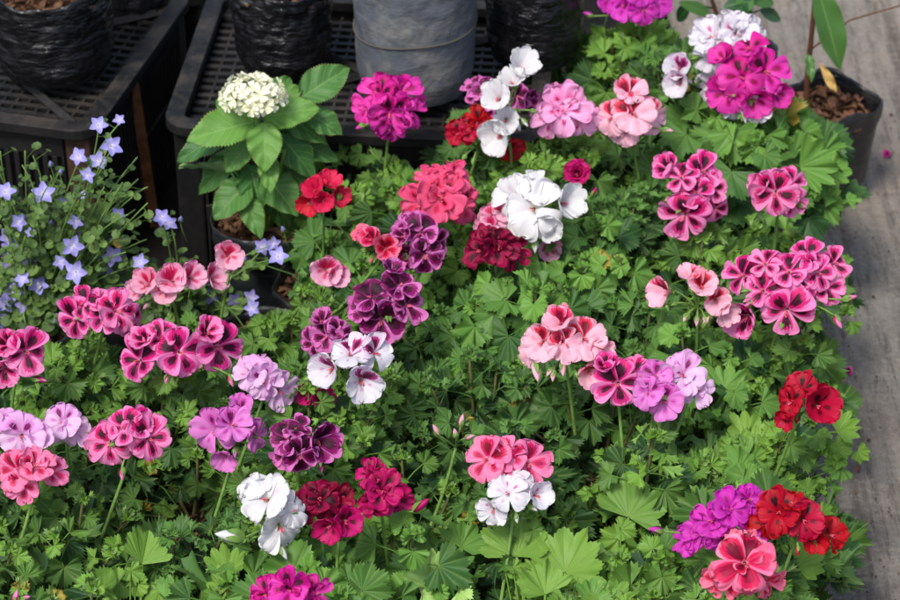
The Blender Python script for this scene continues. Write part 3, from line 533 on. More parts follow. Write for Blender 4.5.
GROUP = 'geraniums in black nursery bags'
def D_(d, rs): return d*rs.uniform(.002, .012)
def hero_leaf(root, base, spec, k):
    px, py, rp, ang, st = spec
    z = .236 if rp > 27 else .222; p = at(px, py, z); s_ = rp*mpp(p)
    rs = np.random.RandomState(int(px*7+py)); d = CAMDIR(p)
    a = math.radians(ang); tip = math.cos(a)*RT+math.sin(a)*UPV
    n = d+np.array([rs.uniform(-.6, .6), 0, rs.uniform(.1, .8)])
    a += math.radians(rs.uniform(-14, 14)); tip = math.cos(a)*RT+math.sin(a)*UPV
    mat = LEAF['pale' if st == 'pale' else 'lime' if st in ('lime', 'pale2') else st]
    if st == 'pale2': tpl = leaf_big('fan', int(px), 78, fold=.55, cup=.1, ruf=.05, bend=-.05, depth=.12)
    elif st == 'pale': tpl = leaf_big('fan', int(px), 80, fold=.35, cup=.3, ruf=.09, bend=.1, depth=.14)
    elif rp > 33: tpl = leaf_big('fan', int(px), 100, fold=rs.uniform(.15, .35), cup=.35, ruf=.11, bend=-.3, depth=.17)
    else: tpl = leaf_big('fan', int(px), rs.uniform(85, 120), fold=rs.uniform(-.15, .7), cup=rs.uniform(0, .7), ruf=.15, bend=rs.uniform(-.5, 0), depth=rs.uniform(.14, .26))
    g = Geo(); s_ *= 1.25
    root_p = p-tip*s_*.5
    v, q, pt = tpl; F = frame(n, tip); pt = pt.copy(); pt[:, 2] = rs.rand(); g.add((v*s_)@F.T+root_p, q, pt, rs.uniform(0, .35))
    for q in range(7):
        cp = root_p+RT*rs.uniform(-.028, .028)-UPV*rs.uniform(.004, .045)+D_(d, rs)
        put_leaf(g, TPL['fan'][rs.randint(9)], cp, np.array([rs.uniform(-.7, .7), rs.uniform(-1, .2), 1]), np.array([rs.uniform(-1, 1), -.4, rs.uniform(-.2, .5)]), rs.uniform(.013, .022), rs.uniform(0, .9), rs.uniform(.1, .7))
        g.tube([cp, cp*.6+np.array([base[0], base[1], .15])*.4, (base[0], base[1], .15)], .0008, .0010, 4, 0, .4, cap=False)
    b = np.array([base[0], base[1], .15])
    g.tube(bez(root_p, (root_p*.7+b*.3)*[1, 1, 0]+np.array([0, .045, root_p[2]-.02]), b, 8), .0013, .0018, 6, 0, .2)
    g.obj('leaf', mat, root, offset=base)
GAPS = [(at(px, py, .17), a, b) for px, py, a, b in ((180,528,.045,.05),(598,468,.035,.04),(560,505,.03,.035),(425,528,.03,.03),(258,305,.05,.055),(285,262,.03,.05),(642,305,.03,.035),(476,446,.026,.03),
        (760,505,.03,.03),(450,330,.02,.025),(590,560,.025,.03),(120,545,.02,.03),(700,430,.025,.03),(345,215,.025,.03),(610,215,.02,.025),(470,592,.022,.03),(236,470,.02,.025),(545,440,.02,.025),(820,240,.02,.03))]
def in_gap(p):
    for c, a, b in GAPS:
        if ((p[0]-c[0])/a)**2+((p[1]-c[1])/b)**2 < 1.0+max(0, (p[2]-.17))*9: return True
    return False
def plant(i, spec):
    key, cx, cy, st, ls, H, label, heads, heroes = spec; H += .02 if cy < 200 else 0; ls = ls*1.2; H = H+.024
    base = np.array([pos[i][0], pos[i][1], .005]); rs = np.random.RandomState(500+i)
    root = thing('potted_geranium', label, 'potted plant', base, GROUP)
    b = link('nursery_bag', BAGS[i % 4], root); b.rotation_euler = (0, 0, rs.uniform(0, 6))
    so = link('soil', SOILS[i % 3], b); so.location = (0, 0, BAGH-.016)
    cen = at(cx, cy, .235); cen[2] = 0; cen = .25*cen+.75*np.array([base[0], base[1], 0])
    g = Geo(); gs = Geo(); soil = np.array([base[0], base[1], .12]); tpls = TPL[st]
    ns = 15; dH = rs.uniform(-.018, .028); up = np.array([0, 0, 1.0])
    for s_i in range(ns):
        a = s_i*2.39996+rs.uniform(-.4, .4); rr = .088*math.sqrt((s_i+.5)/ns)*rs.uniform(.9, 1.1)
        tip = cen+np.array([rr*math.cos(a), rr*math.sin(a), 0]); h = H+dH-.088*(rr/.088)**2+rs.uniform(-.036, .02)
        tip[2] = h
        if in_gap(tip): continue
        ax = np.array([math.cos(a)*rr*5, math.sin(a)*rr*5, 1]); ax /= np.linalg.norm(ax)
        gs.tube(bez(soil+np.array([math.cos(a), math.sin(a), 0])*.012, (soil*.45+tip*.55)*[1, 1, 0]+[0, 0, .15], tip, 6), .0026, .0014, 6, 0)
        nl = rs.randint(7, 10)
        for k in range(nl):
            t = k/(nl-1); az = k*2.4+rs.uniform(-.4, .4)+s_i
            pet = ls*(.3+1.5*t**.8)*rs.uniform(.8, 1.2); od = np.array([math.cos(az), math.sin(az), 0])
            p0 = tip-ax*(.052*t)*rs.uniform(.85, 1.1)
            p1 = p0+od*pet*.8+up*pet*(.75-.55*t)
            sz = ls*(.38+.75*t**.7)*rs.uniform(.8, 1.2)
            n = up*(1.0)+od*(.15+.75*(1-t))*(-1 if rs.rand() < .25*(1-t) else 1)+np.array([rs.uniform(-.9, .9), rs.uniform(-1.2, .5), 0])
            n = n+np.array([0, -.3, 0])
            if p1[2] < .125 or in_gap(p1): continue
            put_leaf(g, tpls[rs.randint(len(tpls))], p1, n, od+up*(.25-.4*t), sz, rs.rand(), min(1, max(0, .05+1.15*t+rs.uniform(-.15, .15)-(h-.19)*2)))
            g.tube([p0, (p0+p1)/2+up*.002, p1], .0009, .0007, 4, 0, .3, cap=False)
        if True:    # young tuft at the tip
            for k in range(3):
                az = k*2.1+rs.rand(); od = np.array([math.cos(az), math.sin(az), 0])
                put_leaf(g, tpls[rs.randint(len(tpls))], tip+up*.003+od*.002, od*1.3+up*.5, up+od*.4, ls*.42, rs.rand(), 0.0)
    for k in range(11):      # low leaves over the bag rim; dark old tone also paints shade between plants
        az = k*2.4+rs.rand(); od = np.array([math.cos(az), math.sin(az), 0]); rr = rs.uniform(.03, .088)
        p1 = np.array([base[0], base[1], 0])+od*rr; p1[2] = .145+rs.uniform(0, .045)
        if in_gap(p1): continue
        put_leaf(g, tpls[rs.randint(len(tpls))], p1, up+od*.4+rs.uniform(-.3, .3, 3), od, ls*rs.uniform(.8, 1.15), rs.rand(), rs.uniform(.7, 1))
        g.tube([soil+od*.01, (soil+p1)/2+up*.01, p1], .0012, .0008, 4, 0, .6, cap=False)
    g.obj('foliage', LEAF[st], root, offset=base); gs.obj('stem', M_STEMD, root, offset=base)
    for k, hl in enumerate(heroes): hero_leaf(root, base, hl, k)
    for hi, hd in enumerate(heads):
        if hd['style'] == 'ruf': hd['fl'] = [(f[0], f[1], f[2]*1.08, *f[3:]) for f in hd['fl'] if f[2] > 13 or len(hd['fl']) < 5]
        elif len(hd['fl']) > 6: hd['fl'] = [f for f in hd['fl'] if f[2] > 13]
        allp = [f[:2] for f in hd['fl']] or [b_[:2] for b_ in hd['buds']]
        mx, my = np.mean([q[0] for q in allp]), np.mean([q[1] for q in allp])
        rad = max([math.hypot(f[0]-mx, f[1]-my) for f in hd['fl']]+[12])
        C0 = at(mx, my, hd['z']); sc = mpp(C0); D = CAMDIR(C0); CU = UPV
        gp = Geo(); hub = C0-D*.022+np.array([0, 0.004, -.026])
        st0 = np.array([cen[0]+(hub[0]-cen[0])*.3, cen[1]+(hub[1]-cen[1])*.3, .16])
        pts = bez(st0, (st0[0]*.4+hub[0]*.6, st0[1]*.4+hub[1]*.6, hub[2]-.045), hub, 10)
        gp.tube(pts, .0021, .0016, 8, 0)
        head_objs = []
        for k, f in enumerate(hd['fl']):
            px, py, r = f[:3]; dr = r-16; r = r*.72+6.5; az, el = (f[3], f[4]) if len(f) > 3 else (0, 0)
            dist = math.hypot(px-mx, py-my)/rad
            P = C0+(px-mx)*sc*RT+(my-py)*sc*CU-D*(.55*rad*sc*dist**2)+D*(rs.uniform(-.003, .003)+dr*sc*.35)
            az += rs.uniform(-18, 18); el += rs.uniform(-13, 13)
            ow = ((px-mx)*RT+(my-py)*CU)/max(rad, 16)*(.45 if len(hd['fl']) > 3 else .2)
            n = facing(P, az*.8, el)+ow; n = n/np.linalg.norm(n); F = frame(n, np.array([0, 0, 1.0]))@rotz(math.radians(rs.uniform(-22, 22)))
            s_ = r*sc*1.08; Pb = P-n*s_*.33
            stl = hd['style']
            if stl in ('pansy', 'open') and dist > .55 and rs.rand() < .33: stl = 'cup'
            elif stl == 'pansy' and rs.rand() < .3: stl = 'open'
            head_objs.append((get_flower(hd['p'], stl, rs.randint(5)), mat4(F*np.array([1, rs.uniform(.94, 1.05), 1]), Pb-base, s_)))
            cb = Pb-n*s_*.36
            gp.tube(bez(hub, (hub+cb)/2+np.array([0, 0, .004])-n*.004, cb, 6), .0010, .0009, 6, 0)
            gp.tube([cb, cb+n*s_*.12, cb+n*s_*.30], [.0014, s_*.085, s_*.11], 0, 7, 0, cap=False)
            for q in range(5):          # sepals
                aq = q*1.257+rs.rand(); rd = F@np.array([math.cos(aq), math.sin(aq), 0])
                gp.tube([cb+n*s_*.1, cb+n*s_*.3+rd*s_*.14, cb+n*s_*.42+rd*s_*.3], [s_*.05, s_*.07, s_*.01], 0, 5, 0, cap=False)
        h = gp.obj('flower_head', M_CALYX, root, offset=base)
        for me, M in head_objs: link('flower', me, h, M)
        nb = list(hd['buds'])
        if hd['fl']:
            for k in range(rs.randint(2, 6)):
                aa = rs.uniform(190, 350); nb.append((mx+rad*.8*math.cos(math.radians(aa)), my-rad*.75*math.sin(math.radians(aa))+2, rs.uniform(6, 10), aa))
        for (bx, by, bl, ba) in nb:
            gb = Geo(); P = C0+(bx-mx)*sc*RT+(my-by)*sc*CU-D*.012; L = bl*sc*1.15
            dd = math.cos(math.radians(ba))*RT+math.sin(math.radians(ba))*CU+D*.25
            P = P-dd*L*.5
            bud_geo(gb, P, dd, L, L*.24 if bl > 9 else L*.3, 1, 0, rs)
            mid = (hub+P)/2-dd*.006+np.array([0, 0, .005])
            gb.tube(bez(hub, mid, P, 7), .0009, .0011, 6, 0)
            gb.obj('bud', [M_CALYX, PAL[hd['p']][1] if bl > 8 else M_CALYX], h, offset=base)
for i, sp in enumerate(PL): plant(i, sp)

# ------------------------------------------------------------------ crates
def crate_mat():
    t = NT('dusty_black_crate'); o = t.objco()
    d = t.ramp(t.noise(9, o, 6, .7), [(.42, (0, 0, 0, 1)), (.7, (1, 1, 1, 1))])
    d2 = t.ramp(t.noise(70, o, 5, .7), [(.5, (0, 0, 0, 1)), (.68, (1, 1, 1, 1))])
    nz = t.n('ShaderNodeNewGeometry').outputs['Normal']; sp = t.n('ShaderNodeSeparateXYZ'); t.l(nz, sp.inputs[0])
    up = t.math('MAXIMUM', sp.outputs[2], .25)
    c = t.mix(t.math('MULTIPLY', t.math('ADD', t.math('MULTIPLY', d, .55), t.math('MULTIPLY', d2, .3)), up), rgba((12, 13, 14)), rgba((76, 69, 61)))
    return t.bsdf(c, .62, .35, t.bump(t.noise(150, o, 4, .6), .3, .002))
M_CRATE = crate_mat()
M_RUST = plain('dry_mud_on_plastic', (78, 52, 38), .85, .2, c2=(40, 34, 32), sc=30)
M_WOOD = plain('old_wood', (124, 84, 54), .85, .2, c2=(84, 54, 34), sc=45)
def rrect(x0, x1, y0, y1, r, n=6):
    P = []
    for cx, cy, a0 in ((x1-r, y0+r, -90), (x1-r, y1-r, 0), (x0+r, y1-r, 90), (x0+r, y0+r, 180)):
        for k in range(n+1): a = math.radians(a0+90*k/n); P.append((cx+r*math.cos(a), cy+r*math.sin(a)))
    return P
def ring(g, o, i, z0, z1, mat=0):
    n = len(o); V = [(x, y, z1) for x, y in o]+[(x, y, z1) for x, y in i]+[(x, y, z0) for x, y in i]+[(x, y, z0) for x, y in o]
    g.add(V, [q for k in range(n) for q in ((k, (k+1) % n, n+(k+1) % n, n+k), (n+k, n+(k+1) % n, 2*n+(k+1) % n, 2*n+k), (2*n+k, 2*n+(k+1) % n, 3*n+(k+1) % n, 3*n+k), (3*n+k, 3*n+(k+1) % n, (k+1) % n, k))], mat=mat)
def bevel(o, w=.0012):
    m = o.modifiers.new('bevel', 'BEVEL'); m.width = w; m.segments = 2; m.limit_method = 'ANGLE'
def crate(label, corner, W, D, H, rz, left_origin, muddy=False):
    root = thing('plastic_crate', label, 'crate', (corner[0], corner[1], .005), 'upturned black crates used as stands', rz)
    X0 = 0 if left_origin else -W; X1 = X0+W
    g = Geo(); ring(g, rrect(X0-.012, X1+.012, -.012, D+.012, .035), rrect(X0+.012, X1-.012, .012, D-.012, .012), H-.014, H)
    bevel(g.obj('rim', M_CRATE, root, smooth=False))
    g = Geo(); z1 = H-.020; z0 = H-.026      # slotted top
    n = int(D/.019)
    for k in range(1, n): 
        y = .012+(D-.024)*k/n; g.box(X0+.012, X1-.012, y-.0042, y+.0042, z0, z1)
    for k in range(1, 8):
        x = X0+.022+(W-.044)*k/8; g.box(x-.006, x+.006, .012, D-.012, z0-.008, z0-.0005)
    for k in range(1, 24):
        x = X0+.012+(W-.024)*k/24; g.box(x-.0018, x+.0018, .012, D-.012, z0-.0004, z1-.0012)
    for k in (0, 1):                      # two long diagonal ribs
        pts = np.array([(X0+.03, .03 if k else D-.03, z1+.003), (X1-.03, D-.03 if k else .03, z1+.003)]); g.tube(pts, .007, .007, 4)
    bevel(g.obj('slotted_panel', M_CRATE, root, smooth=False), .0008)
    def wall(axis, c0, c1, fixed, sgn):
        g = Geo(); th = .004
        def bx(a0, a1, z0, z1, t0=0, t1=th):
            lo, hi = sorted((fixed+sgn*t0, fixed+sgn*t1))
            if axis == 'x': g.box(a0, a1, lo, hi, z0, z1)
            else: g.box(lo, hi, a0, a1, z0, z1)
        bx(c0, c1, H*.80, H-.0145); bx(c0, c1, 0, H*.12); bx(c0, c1, H*.42, H*.50, -.002, th)
        nb = int((c1-c0)/.0125)
        for k in range(nb+1):
            a = c0+(c1-c0)*k/nb; a0, a1 = max(c0, a-.0035), min(c1, a+.0035)
            bx(a0, a1, H*.12+.0003, H*.42-.0003); bx(a0, a1, H*.50+.0003, H*.80-.0003)
        bx(c0-.001, c1+.001, H*.70, H*.735, .0045, .009) if False else None
        return g
    for ax, c0, c1, fx, sg in (('x', X0+.036, X1-.036, 0, 1), ('x', X0+.036, X1-.036, D, -1), ('y', .036, D-.036, X0, 1), ('y', .036, D-.036, X1, -1)):
        bevel(wall(ax, c0, c1, fx, sg).obj('slotted_wall', M_CRATE, root, smooth=False), .0008)
    for (x, y) in ((X0, 0), (X1-.034, 0), (X0, D-.034), (X1-.034, D-.034)):
        g = Geo(); g.box(x, x+.034, y, y+.034, 0, H-.0145)
        mm = M_RUST if muddy and y == 0 and x > X0+.05 else M_CRATE
        o = g.obj('corner_post', mm, root, smooth=False); bevel(o, .004)
        if mm is M_RUST: o['label'] = 'brown mud-stained corner post'
    return root
c1 = at(88, 128, .245); c2 = at(172, 122, .245)
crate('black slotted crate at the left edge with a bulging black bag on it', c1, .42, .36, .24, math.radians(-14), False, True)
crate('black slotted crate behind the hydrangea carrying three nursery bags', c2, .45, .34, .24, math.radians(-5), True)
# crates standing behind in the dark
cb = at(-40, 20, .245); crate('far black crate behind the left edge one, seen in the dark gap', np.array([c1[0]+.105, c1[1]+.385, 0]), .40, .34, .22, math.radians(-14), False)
# wooden stake leaning by the left crate
g = Geo(); w0 = at(147, 158, .10); 
g.box(-.007, .007, -.009, .009, 0, .235)
st = g.obj('wooden_stake', M_WOOD, smooth=False); st.location = (at_y(146, 150, 2.72)[0], 2.74, .005); st.rotation_euler = (math.radians(-3), math.radians(-3), .3); bevel(st, .001)
st['label'] = 'thin brown wooden stake upright in the dark gap beside the left crate'; st['category'] = 'wooden stake'

# ------------------------------------------------------------------ big bags on the crates
def big_bag(label, px_c, py_bot, rpx, h, mat, seed, z=.246, hue='strap', wr=.007, plant_kind=None, rb=.95):
    fr = at(px_c, py_bot, z); r = rpx*mpp(fr); loc = np.array([fr[0], fr[1]+r, z])
    root = thing('potted_plant', label, 'potted plant', loc, 'large nursery bags behind the geraniums')
    b = link('nursery_bag', bag_mesh('nursery_bag', r, r*rb, h, seed, mat, 120, 44, wr), root)
    s_ = link('soil', soil_mesh(r-.004, 40+int(seed), 160), b); s_.location = (0, 0, h-.018)
    rs = np.random.RandomState(int(seed)+60)
    if plant_kind == 'strap':         # strappy variegated leaves rising out of the frame
        for k in range(7):
            g = Geo(); a = rs.uniform(0, 6.28); od = np.array([math.cos(a), math.sin(a), 0]); sd = np.array([-od[1], od[0], 0]); V = []; P = []
            L = rs.uniform(.14, .24)
            for i in range(14):
                t = i/13; c = np.array([0, 0, h-.02])+od*(.01+.6*L*t**1.6)+np.array([0, 0, L*t*(1-.45*t)]); w = .013*math.sin(math.pi*min(1, .15+.84*t))**.7
                for u in (-1, -.5, 0, .5, 1): V.append(c+sd*w*u+np.array([0, 0, .3*w*abs(u)])); P.append((u, t, .3))
            g.add(V, grid_q(5, 14), P); g.obj('leaf', M_STRAP, root)
    elif plant_kind == 'stem':
        g = Geo()
        for k in range(3):
            a = rs.uniform(0, 6.28); g.tube(bez((.01*k-.01, 0, h-.02), (.012*k-.01, -.005, h+.05), (.03*math.cos(a), .03*math.sin(a), h+.14), 8), .007-.001*k, .003, 8)
        g.obj('stem', M_YSTEM, root)
        g = Geo()
        for k in range(12):
            a = k*2.4; od = np.array([math.cos(a), math.sin(a), 0]); put_leaf(g, TPL['fan'][k % 9], np.array([0, 0, h+.10+.006*k])+od*.035, od*.5+[0, 0, 1], od, .03, rs.rand(), .5)
            g.tube([(0, 0, h+.08), od*.02+[0, 0, h+.1], np.array([0, 0, h+.10+.006*k])+od*.035], .0015, .001, 5)
        g.obj('foliage', LEAF['fan'], root)
    return root, r
def strap_mat():
    t = NT('variegated_strap_leaf'); u, v, r = t.pat(); a = t.math('ABSOLUTE', u)
    c = t.ramp(a, [(0, rgba((70, 112, 50))), (.45, rgba((80, 124, 56))), (.6, rgba((214, 218, 170))), (1, rgba((222, 222, 182)))])
    return t.bsdf(c, .45, .4, trans=.15)
M_STRAP = strap_mat(); M_YSTEM = plain('yellow_green_stem', (150, 168, 62), .5, .4, .1, c2=(176, 150, 60))
big_bag('black bag with variegated strap leaves on the left crate', 48, 93, 62, .118, M_BAGW, 3, plant_kind='strap', wr=.005)
big_bag('shiny wrinkled black bag standing behind the hydrangea bloom', 282, 84, 50, .118, M_BAGW, 8, plant_kind='stem')
rg, rgr = big_bag('dusty grey bag with a horizontal seam, middle of the crate', 415, 112, 62, .165, M_GREY, 13, plant_kind='stem', wr=.003)
g = Geo(); a_ = np.linspace(0, 2*math.pi, 49); rr_ = rgr*.985+.001
g.tube(np.stack([rr_*np.cos(a_), rr_*np.sin(a_), .088+.006*np.cos(a_)+.002*np.sin(3*a_)], 1), .0012, .0012, 6, cap=False); g.obj('seam', plain('dusty_fold', (84, 80, 74), .9, .1), rg)
big_bag('tall black bag right of the dusty grey one, behind the white stack', 535, 76, 50, .17, M_BAGW, 21, plant_kind='stem')
big_bag('black bag standing in the dark behind the variegated one', 128, 22, 34, .11, M_BAG, 27, z=.226, plant_kind='strap')

# ------------------------------------------------------------------ hydrangea
def hydrangea():
    P0 = at(266, 213, .17); base = np.array([P0[0], P0[1], .005])
    root = thing('potted_hydrangea', 'young hydrangea with one creamy white flower head in a smoky black bag', 'hydrangea', base)
    b = link('nursery_bag', bag_mesh('nursery_bag', .068, .058, .165, 5.5, M_PLANTER, 80, 24, .004), root)
    s_ = link('soil', soil_mesh(.063, 77, 120), b); s_.location = (0, 0, .142)
    t = NT('hydrangea_leaf'); u, v, r = t.pat()
    lat = t.math('ABSOLUTE', t.math('SUBTRACT', t.math('FRACT', t.math('SUBTRACT', t.math('MULTIPLY', v, 8.0), t.math('MULTIPLY', t.math('ABSOLUTE', u), 2.2))), .5))
    vm = t.math('SUBTRACT', 1.0, t.math('DIVIDE', lat, .10), clamp=True)
    mid_ = t.math('SUBTRACT', 1.0, t.math('DIVIDE', t.math('ABSOLUTE', u), .05), clamp=True)
    vv = t.math('MAXIMUM', t.math('MULTIPLY', vm, .6), mid_)
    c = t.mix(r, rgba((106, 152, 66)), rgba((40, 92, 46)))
    edge = t.math('MULTIPLY', t.math('GREATER_THAN', t.math('ADD', t.math('ABSOLUTE', u), t.math('MULTIPLY', v, .12)), 1.02), .4)
    c = t.mix(edge, c, rgba((150, 150, 80)))
    c = t.mix(t.math('MULTIPLY', vv, .5), c, rgba((150, 190, 105)))
    nz = t.noise(40, t.objco(), 4, .6); c = t.mix(t.math('MULTIPLY', nz, .35), c, t.mix(.4, c, rgba((26, 62, 34))))
    c = t.mix(t.n('ShaderNodeNewGeometry').outputs['Backfacing'], c, rgba((132, 164, 104)))
    ML = t.bsdf(c, .5, .3, t.bump(t.math('SUBTRACT', t.noise(260, t.objco(), 2), vv), .45, .001), trans=.18)
    yb = base[1]
    stem_top = at_y(258, 128, yb-.02)
    stems = [(stem_top, .003), (at_y(322, 108, yb+.02), .0024), (at_y(228, 165, yb-.01), .0024), (at_y(285, 150, yb-.03), .002)]
    g = Geo()
    for tp, r in stems: g.tube(bez((base[0], base[1], .14), ((base[0]+tp[0])/2, (base[1]+tp[1])/2, tp[2]*.6+.05), tp, 9), r*1.3, r, 8)
    hc = at_y(253, 97, yb-.02); g.tube([stem_top, (stem_top+hc)/2, hc], .003, .0026, 8)
    g.obj('stem', M_STEM, root, offset=base)
    # px of leaf base, px of leaf tip, half width px, dark(0..1), y offset, normal tweak (right, toward camera, up)
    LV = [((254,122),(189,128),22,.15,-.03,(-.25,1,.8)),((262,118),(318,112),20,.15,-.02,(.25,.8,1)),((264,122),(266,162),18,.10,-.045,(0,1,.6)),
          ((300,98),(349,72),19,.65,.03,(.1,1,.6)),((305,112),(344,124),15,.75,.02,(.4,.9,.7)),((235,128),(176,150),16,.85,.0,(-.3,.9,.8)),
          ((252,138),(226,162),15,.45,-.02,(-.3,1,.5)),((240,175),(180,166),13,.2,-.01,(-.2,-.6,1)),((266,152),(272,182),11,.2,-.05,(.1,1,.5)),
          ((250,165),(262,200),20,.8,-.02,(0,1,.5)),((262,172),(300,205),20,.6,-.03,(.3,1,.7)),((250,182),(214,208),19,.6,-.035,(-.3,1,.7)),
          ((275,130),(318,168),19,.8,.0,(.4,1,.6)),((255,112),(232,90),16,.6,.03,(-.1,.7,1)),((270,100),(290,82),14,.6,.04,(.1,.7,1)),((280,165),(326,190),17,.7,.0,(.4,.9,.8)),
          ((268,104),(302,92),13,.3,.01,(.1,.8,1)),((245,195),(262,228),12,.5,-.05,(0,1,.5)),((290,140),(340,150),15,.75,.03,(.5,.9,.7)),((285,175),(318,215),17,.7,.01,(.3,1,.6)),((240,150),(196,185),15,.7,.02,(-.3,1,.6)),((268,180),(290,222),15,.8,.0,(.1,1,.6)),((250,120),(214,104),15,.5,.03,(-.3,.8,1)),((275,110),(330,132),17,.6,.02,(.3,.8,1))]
    for k, (a, b_, w, dk, yo, nn) in enumerate(LV):
        A = at_y(a[0], a[1], yb+yo*.6); B = at_y(b_[0], b_[1], yb+yo); A, B = np.array(A), np.array(B)
        side = (B[0]-A[0]); B = B+np.array([0, (-.02 if b_[1] > a[1] else .015), 0])
        L = np.linalg.norm(B-A); W = w*mpp(A); tip = (B-A)/L
        n = nn[0]*RT+nn[1]*CAMDIR(A)*.9+nn[2]*np.array([0, 0, 1.0])*.7; F = frame(n, tip)
        # re-orthogonalise with the tip direction exact
        yv = tip; xv = np.cross(yv, n); xv /= np.linalg.norm(xv); zv = np.cross(xv, yv); F = np.stack([xv, yv, zv], 1)
        nv_, nu_ = 44, 13; V = []; P = []; rs = np.random.RandomState(k)
        for i in range(nv_):
            v = i/(nv_-1); wd = W*(math.sin(math.pi*v**.82)**.8)*(1-.12*v)+.0006
            for j in range(nu_):
                u = j/(nu_-1)*2-1; saw = (1+.06*((i % 2)*2-1)*(abs(u) > .99))
                x = wd*u*saw; y = L*v; z = -.16*L*(v-.1)**2+abs(u)*wd*.28+.0015*math.sin(v*22-abs(u)*6)*(abs(u)**.5)+.002*math.sin(v*9+k+u*2)*abs(u)
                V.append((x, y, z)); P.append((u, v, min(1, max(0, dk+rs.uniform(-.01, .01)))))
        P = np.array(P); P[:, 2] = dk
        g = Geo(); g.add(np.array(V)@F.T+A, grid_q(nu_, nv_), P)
        ax = min([s__[0] for s__ in stems], key=lambda q: np.linalg.norm(q-A)); g.tube([A, (A+ax)/2-[0, 0, .004], ax], .0016, .0016, 6)
        g.obj('leaf', ML, root, offset=base)
    t = NT('hydrangea_petal'); u, v, r = t.pat(); c = t.mix(r, rgba((244, 243, 222)), rgba((240, 238, 204)))
    MP = t.bsdf(t.mix(t.math('SUBTRACT', .7, t.math('MULTIPLY', v, 1.6), clamp=True), c, rgba((222, 224, 172))), .55, .3, trans=.25)
    g = Geo(); rs = np.random.RandomState(4); sc = mpp(hc); R = 27*sc
    for k in range(46):
        ph = k*2.39996; ct = 1-1.2*(k+.5)/46; stt = math.sqrt(max(0, 1-ct*ct))
        d = np.array([stt*math.cos(ph), stt*math.sin(ph), ct]); P = hc+d*np.array([R, R, R*.62])*rs.uniform(.78, 1.14)
        if rs.rand() < .06: P = P+d*.004
        n = d+rs.uniform(-.35, .35, 3); F = frame(n, np.array([0, 0, 1.0]))@rotz(rs.uniform(0, 6.28)); s2 = rs.uniform(6.5, 10)*sc
        gg = Geo()
        for q in range(4): petal(gg, q*math.pi/2+rs.uniform(-.1, .1), 1, .52, 0, rs, phi0=25, phi1=rs.uniform(-15, 30), cup=.3, ruf=.05, nu=7, nv=6, lift=.02*q)
        pt = np.concatenate(gg.p); pt[:, 2] = rs.rand()**1.5
        g.add((np.concatenate(gg.v)*s2)@F.T+P, np.concatenate(gg.q), pt)
        g.tube([hc-[0, 0, R*.3], P-n/np.linalg.norm(n)*.001], .0008, .0007, 4, 1)
    g.obj('flower_head', [MP, M_STEM], root, offset=base)
hydrangea()

# ------------------------------------------------------------------ bellflowers
def star_mesh(seed):
    t = star_mesh.m; rs = np.random.RandomState(seed); g = Geo()
    for k in range(5):
        a = k*2*math.pi/5+rs.uniform(-.08, .08); V = []; P = []; p1 = rs.uniform(-.25, .15); L = rs.uniform(.9, 1.08)
        for i in range(9):
            v = i/8; w = .34*math.sin(math.pi*(.18+.80*v))**.9*(1 if v > .25 else .85)
            for j in range(5):
                u = j/2-1; r = .06+L*v*.95; z = .45*math.sin(min(v, .5)*math.pi)*.5+p1*max(0, v-.4)-.10*(1-abs(u))*math.sin(v*3.1)+.0
                V.append((r*math.cos(a)-w*u*math.sin(a), r*math.sin(a)+w*u*math.cos(a), z)); P.append((u, v, rs.rand()*0+seed*.19 % 1))
        g.add(V, grid_q(5, 9), P)
    g.tube([(0, 0, 0), (0, .02, .3), (.03, .02, .5)], .03, .05, 5, 1)
    return g.mesh('flower', [t, M_PSTY])
t = NT('bellflower_petal'); u_, v_, r_ = t.pat()
c_ = t.ramp(v_, [(0, rgba((226, 224, 240))), (.25, rgba((180, 174, 226))), (.7, rgba((150, 144, 216))), (1, rgba((156, 150, 220)))])
c_ = t.mix(t.math('MULTIPLY', t.math('SUBTRACT', 1.0, t.math('DIVIDE', t.math('ABSOLUTE', u_), .15), clamp=True), .4), c_, rgba((118, 112, 196)))
star_mesh.m = t.bsdf(c_, .55, .3, trans=.25); M_PSTY = plain('bellflower_style', (225, 222, 215), .5)
STARS = [star_mesh(i) for i in range(5)]
